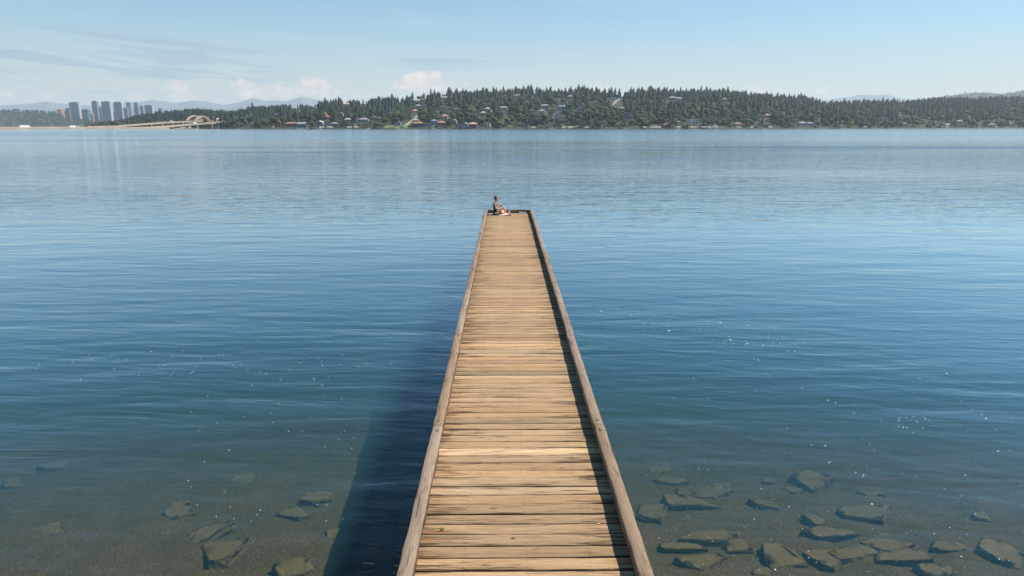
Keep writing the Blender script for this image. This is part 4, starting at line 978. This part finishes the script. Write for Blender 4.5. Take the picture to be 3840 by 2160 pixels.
# the trees that show largest become things of their own: the skyline conifers and the shoreline ones
cand = [t_ for t_ in trees if t_[7] == 2 or (t_[7] == 1 and t_[4] > 6)]
cand.sort(key=lambda t_: -(t_[4]/t_[2])*(3 if t_[7] == 2 else 1)); single = cand[:296]; ids = {id(t_) for t_ in single}
mass = [t_ for t_ in trees if id(t_) not in ids]
for (kind, px, Y, g, h, wf, col, fl) in single:
    con = kind == 'conifer'
    T = empty('conifer_tree' if con else 'broadleaf_tree', (float(xof(px, Y)), Y, g-.4), tr.uniform(0, 6.28), None, 'tree')
    T.scale = (h*wf, h*wf, h)
    c_ = link('crown', tr.choice(PC if con else PB), None, T); c_.color = (*[q*tr.uniform(.8, 1.25) for q in col], 1)
    link('trunk', TRc if con else TRb, None, T)
    size = 'tall' if h > (24 if con else 13) else 'small' if h < (15 if con else 9) else 'medium'
    shape = ('slim ' if wf < .95 else 'broad ' if wf > 1.2 else '')
    tone = ('dark ' if con else 'yellow ' if col[0] > .14 else 'reddish ' if col[0] > .065 and col[1] < .06 else 'pale green ' if col[1] > .08 else 'green ')
    if fl == 2: base, grp = f'{size} {shape}{tone}skyline conifer', 'conifers standing along the ridge skyline'
    else: base, grp = f'{size} {shape}{tone}' + ('waterside conifer' if con else 'round crowned waterside tree'), 'trees growing along the far shore'
    T['group'] = grp; NM.add(T, base, px, area(px))
def merge_trees(L, pc, pb, name, label, low=False):
    V = []; F = []; Tn = []; n0 = 0; r2 = np.random.default_rng(5)
    for (kind, px, Y, g, h, wf, col, fl) in L:
        v_, f_ = (pc if kind == 'conifer' else pb)[r2.integers(0, len(pc))]
        a = r2.uniform(0, 6.28); ca, sa = math.cos(a), math.sin(a); w_ = h*wf
        X = np.stack([(v_[:, 0]*ca - v_[:, 1]*sa)*w_ + float(xof(px, Y)), (v_[:, 0]*sa + v_[:, 1]*ca)*w_ + Y, v_[:, 2]*h + g - .4], 1)
        V.append(X); F.append(f_+n0); n0 += len(X); Tn.append(np.tile(np.array(col)*r2.uniform(.75, 1.3), (len(X), 1)))
    me = np_mesh(name, np.vstack(V), np.vstack(F), tint=np.vstack(Tn)); tag(link(name, me, M['foliage']), label, 'woods', kind='stuff')
near = [t_ for t_ in mass]
merge_trees(near, CONs, BRDs, 'hillside_woods', 'dense mixed conifers and leafy trees covering the hill above the far shore')

# ================================================================== FARTHER LAND: city side shore, towers, blue ridge, mountains
def ridge_land(name, prof_, Ya, Yb, mat, base_py=476, n=2, jitter=0, drop=0):
    xs, ys = prof(prof_); px = np.arange(xs[0], xs[-1]+1, 6.0); top = np.interp(px, xs, ys); r2 = np.random.default_rng(len(name))
    if jitter: top = top + np.convolve(r2.normal(0, jitter, len(px)), [.25, .5, .25], 'same')
    V = []; rows = 8
    for j in range(rows+3):
        f = min(1, j/rows); Y = Ya + (Yb-Ya)*j/rows
        z = (hz(Yb, top)-drop)*f**.9 if j <= rows else (hz(Yb, top)-drop)*(1-.4*(j-rows))
        z = z - (3 if j == 0 else 0)
        V.append(np.stack([xof(px, Y), np.full_like(px, Y), z], 1))
    V = np.vstack(V); w_ = len(px); h = rows+3; i = (np.arange(h-1)[:, None]*w_ + np.arange(w_-1)[None]).ravel()
    tag(link(name, np_mesh(name, V, np.stack([i, i+1, i+w_+1, i+w_], 1), True), mat), kind='structure')
    def gz(p_, f): return float((hz(Yb, np.interp(p_, px, top))-drop)*f**.9)
    return gz
CS = [(-300,408),(0,410),(60,411),(150,415),(250,417),(275,436),(330,444),(450,444),(640,446),(760,452)]
gz2 = ridge_land('far_shore', CS, 4000, 4900, M['ground'], drop=14)
def scatter(name, label, xs0, xs1, n, Ya, Yb, gz, hmin, hmax, cols, pcon=.6):
    L = []
    for _ in range(n):
        px = tr.uniform(xs0, xs1); f = tr.random()**.8; Y = Ya + (Yb-Ya)*f
        L.append(('conifer' if tr.random() < pcon else 'broadleaf', px, Y, gz(px, f), tr.uniform(hmin, hmax), tr.uniform(1.0, 1.8), tr.choice(cols), 0))
    merge_trees(L, [conifer(200+i, 4, 5) for i in range(4)], [broadleaf(210+i, 24) for i in range(4)], name, label)
scatter('city_side_woods', 'hazy blue green woods on the shore below the distant city towers', -250, 720, 1500, 4000, 4900, gz2, 12, 22, GC+GB[:2])
gz3 = ridge_land('blue_ridge', [(3380,376),(3450,370),(3522,362),(3570,354),(3636,346),(3680,347),(3734,351),(3770,349),(3799,343),(3835,337),(3900,332),(4100,336),(4400,345)], 5200, 6600, M['ground'], drop=12)
scatter('ridge_woods', 'hazy woods along the crest of the far blue ridge', 3420, 4200, 500, 5900, 6600, lambda p_, f: gz3(p_, .55+.45*f), 12, 20, GC)
tag(bpy.data.objects['blue_ridge'], kind='structure')
MT = [(-500,402),(0,399),(60,396),(120,392),(170,386),(184,384),(215,389),(250,393),(300,396),(345,398),(400,396),(455,390),(500,388),(540,385),(570,381),(592,379),(620,383),(650,387),(680,388),(705,384),(730,380),(755,381),(783,384),(815,390),(850,396),(870,393),(894,388),(925,381),(953,373),(970,374),(1004,383),(1025,382),(1049,380),(1072,382),(1094,380),(1115,373),(1137,367),(1160,371),(1183,376),(1210,379),(1240,381),(1300,392),(1400,402),(2900,402),(3050,388),(3100,378),(3143,369),(3175,366),(3209,359),(3232,360),(3254,362),(3285,360),(3310,358),(3333,364),(3370,372),(3500,384),(3700,390),(4400,395)]
ridge_land('mountains', MT, 13000, 15500, M['mountain'], jitter=.5)

# ---- towers
def facade(name, pane, frame, sx=4.0, sz=3.8):
    t = NT(name); o = t.obj(); s_ = t.n('ShaderNodeSeparateXYZ', Vector=o)
    fz = t.math('FRACT', t.math('MULTIPLY', s_.outputs[2], 1/sz)); fx = t.math('FRACT', t.math('MULTIPLY', t.math('ADD', s_.outputs[0], s_.outputs[1]), 1/sx))
    m = t.math('MULTIPLY', t.math('GREATER_THAN', fz, .32), t.math('GREATER_THAN', fx, .22))
    oi = t.n('ShaderNodeObjectInfo')
    c_ = t.mix(m, t.mix(1.0, oi.outputs['Color'], frame, 'MULTIPLY'), t.mix(.75, oi.outputs['Color'], pane))
    t.bsdf(Base__Color=c_, Roughness=.35); return t.m
M['facade'] = facade('tower_facade', (.06, .09, .12), (1.25, 1.22, 1.18))
TW = [(173,186,417,'slab',(.50,.48,.45),'slim white slab tower standing alone in the woods'),(224,247,411,'round',(.50,.27,.17),'squat reddish brown round cornered tower'),(254,273,408,'slab',(.14,.10,.13),'dark purple brown block against the first big tower'),
      (272,312,386,'wide',(.20,.28,.36),'first tall glass tower from the open water side, with its sunlit edge painted pale'),(314,347,412,'slab',(.10,.16,.22),'low dark block in the gap after the first tall tower'),(345,358,428,'slab',(.60,.40,.30),'small orange and white block between two tall towers'),
      (355,380,382,'slab',(.11,.15,.21),'tall narrow dark tower, second of the tall ones'),(380,394,404,'slab',(.28,.36,.42),'pale mid height block joining the second and third tall towers'),(392,428,383,'wide',(.15,.23,.32),'third tall tower, dark front and sunlit side painted pale'),
      (428,439,421,'slab',(.62,.48,.42),'little pinkish block at the foot of the third tall tower'),(437,471,385,'wide',(.24,.32,.42),'fourth tall tower with its wide sunlit side painted pale'),(470,490,406,'slab',(.12,.20,.30),'mid height blue block after the fourth tall tower'),
      (484,501,386,'round',(.13,.17,.23),'slim round topped dark tower'),(508,534,385,'step',(.17,.23,.30),'stepped tower with a narrow rounded crown'),(533,549,398,'slab',(.27,.34,.40),'pale tower leaning against the stepped one'),
      (551,583,397,'wide',(.13,.20,.27),'broad flat topped dark block at the end of the cluster'),(600,617,408,'slab',(.20,.22,.30),'small blue grey block just above the trees past the cluster')]
for k, (a, b, py, form, col, lab) in enumerate(TW):
    Y = 4700 - (k % 3)*120; c_ = (a+b)/2; w_ = (b-a)/U*Y; top = hz(Y, py); zb = 12.0; h = top-zb
    T = empty('office_tower', (float(xof(c_, Y)), Y, zb), R(4), lab, 'tower', 'high-rise towers of the distant city'); col4 = (*col, 1)
    if form == 'round':
        m = MB(); n = 20; pr = [(w_*.5, 0), (w_*.5, h*.965), (w_*.44, h*.985), (w_*.30, h)]; m.lathe(pr, 0, 0, n); o = m.build('tower_shaft', M['facade'], T)
    else:
        s1 = w_*(.80 if form == 'wide' else .68); s2 = w_*(.50 if form == 'wide' else .62)
        if form == 'step':
            o = MB().box(-s1*.45, s1*.45, -s2*.5, s2*.5, 0, h*.74).build('tower_shaft', M['facade'], T)
            q = MB().box(-s1*.33, s1*.33, -s2*.38, s2*.38, h*.74, h*.93).build('upper_shaft', M['facade'], T); q.color = col4
            q = MB().lathe([(s1*.27, h*.93), (s1*.26, h*.975), (s1*.16, h)], n=16).build('crown', M['wall'], T); q.color = col4
        else:
            o = MB().box(-s1/2, s1/2, -s2/2, s2/2, 0, h*.965).build('tower_shaft', M['facade'], T)
            q = MB().box(-s1*.47, s1*.47, -s2*.47, s2*.47, h*.965, h*.98).box(-s1*.25, s1*.3, -s2*.25, s2*.25, h*.98, h).build('roof_plant', M['wall'], T); q.color = tuple(min(1, x*1.2) for x in col)+(1,)
            if form == 'wide':
                q = MB().box(s1/2+.3, s1/2+2.5, -s2*.48, s2*.48, 0, h*.955).build('painted_sunlit_side', M['wall'], T); q.color = (.40, .41, .43, 1)  # thin pale slab paints sunlight onto the sun-facing side
    o.color = col4

# ================================================================== FLOATING BRIDGE
def P2(px, Y): return Vector((float(xof(px, Y)), Y, 0))
A, B = P2(0, 1090.0), P2(850, 1490.0); dirv = (B-A).normalized(); nor = Vector((-dirv.y, dirv.x, 0))
if nor.y < 0: nor = -nor
def along(px, off=0.0):
    """point of the bridge line (shifted by off metres) that stands at picture column px"""
    k = math.tan(math.atan((px-1920)/U) + YAW); S = A + nor*off
    tt = (k*S.y - S.x)/(dirv.x - k*dirv.y); return S + dirv*tt
def deck_row(tbl, px): a, b = prof(tbl); return float(np.interp(px, a, b))
def bridge(off, tbl, px0, px1, arch, pont, cols, label):
    Bp = empty('floating_bridge', along(px1, off), 0, label, 'bridge', 'twin floating bridges carrying the highway'); base = Vector(Bp.location)
    def zat(px): p_ = along(px, off); return p_, hz(p_.y, deck_row(tbl, px))
    pts = [(px, *zat(px)) for px in np.arange(px0, px1+1, 14)]
    def sweep(name, dz0, dz1, h0, h1, mat, pp=pts):
        V = []; 
        for px, p_, z in pp:
            for s_, zz_ in ((h0, dz0), (h1, dz0), (h1, dz1), (h0, dz1)): q = p_ + nor*s_ - base; V.append((q.x, q.y, z+zz_))
        n = len(pp); F = [(i*4+j, i*4+(j+1) % 4, (i+1)*4+(j+1) % 4, (i+1)*4+j) for i in range(n-1) for j in range(4)] + [(3,2,1,0), ((n-1)*4, (n-1)*4+1, (n-1)*4+2, (n-1)*4+3)]
        return MB().add(V, F).build(name, mat, Bp)
    sweep('roadway', -1.6, 0, -7, 7, M['concrete'])
    for h0 in (-7.3, 7.02): sweep('parapet', -2.0, 1.0, h0, h0+.28, M['concrete'])
    if pont:
        pz = [(px, along(px, off), 0) for px in np.arange(pont[0], pont[1]+1, 20)]
        sweep('pontoon', -1.5, 1.9 + pont[2], -11, 11, M['concrete'], pz)
    for px in cols:
        p_, z = zat(px)
        for s_ in (-6, 6):
            q = p_ + nor*s_ - base; MB().tube([(q.x, q.y, -3), (q.x, q.y, z-1.6)], 1.5, 10).build('column', M['concrete'], Bp)
    a0, a1, ar = arch
    for s_ in (-2.6, 2.6):
        rib = []
        for k in range(25):
            f = k/24; px = a0+(a1-a0)*f; p_, z = zat(px); q = p_ + nor*s_ - base
            rib.append((q.x, q.y, z + 1 + ar*(1-(2*f-1)**2)**.75 ))
        MB().tube(rib, 1.25, 8).build('arch_rib', M['concrete'], Bp)
    for k in range(3, 22, 3):
        f = k/24; px = a0+(a1-a0)*f; p_, z = zat(px)
        for s_ in (-2.6, 2.6):
            q = p_ + nor*s_ - base; MB().tube([(q.x, q.y, z), (q.x, q.y, z + 1 + ar*(1-(2*f-1)**2)**.75)], .14, 6).build('hanger', M['concrete'], Bp)
    for f in (.35, .65):
        px = a0+(a1-a0)*f; p_, z = zat(px); zc = z + 1 + ar*(1-(2*f-1)**2)**.75; qa, qb = p_ - nor*2.6 - base, p_ + nor*2.6 - base
        MB().tube([(qa.x, qa.y, zc), (qb.x, qb.y, zc)], .7, 8).build('arch_brace', M['concrete'], Bp)
    return zat
T1 = [(-160,480),(400,479.5),(520,478.5),(600,475.5),(623,473.6),(731,465),(787,461),(850,455),(900,451)]
T2 = [(-160,479),(330,477),(400,474),(453,472),(542,465),(619,459.5),(705,456),(786,452.5),(860,447),(930,443)]
z1 = bridge(0, T1, -160, 868, (731, 789, 12.5), (-160, 621, 0.6), (668, 700, 732, 787, 811, 840), 'nearer floating bridge whose roadway lifts off its pontoons to a tied arch')
z2 = bridge(62, T2, -160, 900, (704, 757, 9.5), (-160, 480, .3), (560, 600, 640, 680, 706, 757, 800, 840), 'second floating bridge, behind the nearer one, climbing to its own arch')
for px, w_, lab in ((690, 26, 'long low grey work float moored under the nearer bridge ramp'), (711, 18, 'short pinkish float moored beside the arch column')):
    p_ = along(px, -16); F_ = empty('work_float', p_, math.atan2(dirv.y, dirv.x), lab, 'float')
    o = MB().box(-w_, w_, -4, 4, -.5, 1.6).build('float_hull', M['wall'], F_); o.color = (.38, .33, .31, 1)
    o = MB().box(-w_*.3, w_*.1, -2, 2, 1.6, 3.2).build('shed', M['wall'], F_); o.color = (.5, .42, .38, 1)
VH = [(87, 0, 'box_truck', 16, 3.6, 'white', 'large white truck alone on the flat stretch of the floating bridge'), (263, 0, 'box_truck', 8, 3.0, 'white', 'white truck, first of the three together on the bridge'), (274, 0, 'box_truck', 10, 3.4, 'white', 'white truck, middle of the three together on the bridge'), (287, 0, 'box_truck', 10, 3.4, 'grey', 'pale grey truck, last of the three together on the bridge'),
      (331, 0, 'box_truck', 8, 2.8, 'pink', 'pinkish white truck following the group of three on the bridge'), (588, 0, 'parked_car', 4.6, 1.6, 'white', 'white car where the nearer roadway starts to climb'), (678, 0, 'parked_car', 4.6, 1.6, 'grey', 'grey car climbing the nearer ramp'), (726, 0, 'box_truck', 9, 3.0, 'white', 'white truck just before the nearer arch'),
      (446, 62, 'parked_car', 4.6, 1.6, 'white', 'white car low on the ramp of the second bridge'), (640, 62, 'box_truck', 8, 2.8, 'tan', 'tan truck high on the ramp of the second bridge'), (815, 62, 'box_truck', 9, 3.0, 'white', 'white truck past the arches at the bridge end'), (845, 62, 'parked_car', 4.6, 1.6, 'white', 'white car leaving the bridge for the hillside')]
for px, off, nm, L_, H_, cn_, lab in VH:
    p_, z = (z1 if off == 0 else z2)(px); p_ = p_ - nor*4
    Vh = empty('truck' if nm == 'box_truck' else 'car', (p_.x, p_.y, z+.01), math.atan2(dirv.y, dirv.x), lab, 'truck' if nm == 'box_truck' else 'car', 'vehicles crossing the floating bridges'); c4 = (*COLS[cn_], 1)
    if nm == 'box_truck':
        o = MB().box(-L_/2, L_/2-2.2, -1.25, 1.25, 1.0, H_+.6).build('cargo_box', M['paint'], Vh); o.color = c4
        o = MB().box(L_/2-2.0, L_/2, -1.1, 1.1, .6, 2.6).build('cab', M['paint'], Vh); o.color = c4
        MB().box(L_/2-1.1, L_/2+.03, -.95, .95, 1.7, 2.4).build('windscreen', M['glass'], Vh)
    else:
        o = MB().box(-L_/2, L_/2, -.9, .9, .35, .95).add([(-1.6,-.8,.95),(1.3,-.8,.95),(1.3,.8,.95),(-1.6,.8,.95),(-1.1,-.7,1.5),(.6,-.7,1.5),(.6,.7,1.5),(-1.1,.7,1.5)], [(0,1,5,4),(1,2,6,5),(2,3,7,6),(3,0,4,7),(4,5,6,7)]).build('body', M['paint'], Vh); o.color = c4
    for xx in (-L_/2+1.0, L_/2-1.1):
        for s_ in (-1, 1): MB().tube([(xx, s_*.95, .42), (xx, s_*1.12, .42)], .42, 12).build('wheel', M['iron'], Vh)
# control building above the bridge end
p_ = along(806, 75); zc = hz(p_.y, 452); q = empty('bridge_gatehouse', (p_.x, p_.y, zc-14), R(20), 'cream blocky building with a flat cap rising behind the bridge end', 'building')
o = MB().box(-3.2, 3.2, -3, 3, 0, 17).build('wall', M['wall'], q); o.color = (.42, .34, .30, 1)
o = MB().box(-4.6, 4.6, -4.2, 4.2, 17.01, 22).build('upper_storey', M['wall'], q); o.color = (.62, .52, .40, 1)
for sx in (-2.6, 0, 2.6): MB().box(sx-.8, sx+.8, -4.28, -4.21, 18.4, 20.4).build('window', M['glass'], q)

# ================================================================== BOATS AND PRIVATE DOCKS ALONG THE SHORE
def boat(px, L_, col, lab, dy=-16):
    Y = float(Y0(px))+dy; b_ = empty('motorboat', (float(xof(px, Y)), Y, 0), random.Random(px).uniform(-.4, .4), None, 'boat', 'boats moored along the far shore')
    NM.add(b_, lab, px, 'moored ' + area(px)); k = L_/2; w_ = L_*.17
    st = [(-k, w_*.9, -.3, 1.0), (-k*.3, w_, -.35, 1.05), (k*.4, w_*.85, -.3, 1.2), (k*.8, w_*.42, -.1, 1.4), (k, .05, .5, 1.55)]
    vs = []; 
    for x, hw, zb, zt in st: vs += [(x, -hw, zt), (x, -hw*.7, zb), (x, hw*.7, zb), (x, hw, zt)]
    F = [(i*4+j, i*4+j+1, (i+1)*4+j+1, (i+1)*4+j) for i in range(4) for j in range(3)] + [(i*4+3, i*4, (i+1)*4, (i+1)*4+3) for i in range(4)] + [(0,3,2,1), (16,17,18,19)]
    o = MB().add(vs, F).build('hull', M['paint'], b_); o.color = (*col, 1)
    o = MB().add([(-k*.45,-w_*.6,1.1),(k*.35,-w_*.55,1.15),(k*.35,w_*.55,1.15),(-k*.45,w_*.6,1.1),(-k*.4,-w_*.5,2.5),(k*.05,-w_*.5,2.5),(k*.05,w_*.5,2.5),(-k*.4,w_*.5,2.5)], [(0,1,5,4),(1,2,6,5),(2,3,7,6),(3,0,4,7),(4,5,6,7)]).build('cabin', M['paint'], b_); o.color = (.75, .74, .72, 1)
    MB().box(-k*.35, k*.0, -w_*.62, -w_*.56, 1.7, 2.3).build('window', M['glass'], b_)
def boat_lift(px, L_, col, lab, dy=-12):
    Y = float(Y0(px))+dy; b_ = empty('boat_lift', (float(xof(px, Y)), Y, 0), 0, None, 'boat lift', 'canopied boat lifts along the far shore')
    NM.add(b_, lab, px, area(px)); k = L_/2
    for sx in (-k*.85, k*.85):
        for sy in (-1.4, 1.4): MB().box(sx-.12, sx+.12, sy-.12, sy+.12, -2, 2.9).build('post', M['iron'], b_)
    vs = []; n = 7
    for x, q_ in ((-k, 1), (-k*.9, 1.0), (k*.9, 1.0), (k, 1)):
        for j in range(n): a = math.pi*j/(n-1); vs.append((x, -math.cos(a)*1.9, 2.7+math.sin(a)*(1.5 if abs(x) < k else .9)))
    F = [(i*n+j, i*n+j+1, (i+1)*n+j+1, (i+1)*n+j) for i in range(3) for j in range(n-1)] + [tuple(range(n)), tuple(range(4*n-1, 3*n-1, -1)), (0, n, 2*n, 3*n, 4*n-1, 3*n-1, 2*n-1, n-1)]
    o = MB().add(vs, F).build('canopy', M['cloth'], b_); o.color = (*col, 1)
def dock(px, L_, wide=2.2):
    Y = float(Y0(px)); d_ = empty('private_dock', (float(xof(px, Y)), Y, 0), 0, None, 'dock', 'private docks along the far shore')
    NM.add(d_, 'small grey plank dock', px, area(px))
    o = MB().box(-wide/2, wide/2, -L_, 3, .75, 1.0).box(-wide*2.2, wide*2.2, -L_-2.4, -L_+.0, .745, .995).build('dock_deck', M['wall'], d_); o.color = (.34, .30, .27, 1)
    for yy in (-2, -L_*.5, -L_-1.2):
        for sx in (-wide*.42, wide*.42): MB().tube([(sx, yy, -3), (sx, yy, 1.7)], .16, 8).build('piling', M['dark_timber'], d_)
WB, WL = 'white cabin motorboat', 'white canopied boat lift'
for px, L_ in [(1114,12),(1133,9),(1150,10),(1198,11),(1381,9),(1515,7),(1627,8),(1889,12),(2064,9),(2345,13),(2368,8),(2547,7),(2663,8),(2788,7),(2871,8),(3160,9),(3270,8),(3434,8),(3614,9),(3700,7),(3780,8)]: boat(px, L_, (.80, .78, .75), WB)
boat(2966, 11, (.55, .06, .07), 'red hulled motorboat'); boat(3083, 20, (.85, .85, .85), 'large bright white motor yacht')
for px, L_ in [(2000,9),(2114,8),(2139,11),(2200,8),(2417,8),(2450,14),(2468,11),(2544,9),(2600,12),(2640,13),(2660,9),(2682,12),(2771,10),(2819,8),(2889,10),(3244,10),(3551,9),(3672,8),(3736,8),(1310,9),(1334,8),(1237,12),(1208,9)]: boat_lift(px, L_, (.74, .68, .60), WL)
for px in (1060,1172,1290,1350,1480,1600,1655,1720,1830,1868,1930,2040,2090,2165,2250,2300,2390,2500,2580,2720,2850,2930,3020,3130,3200,3330,3400,3500,3650): dock(px, 10 + (px*7) % 9)
NM.run()
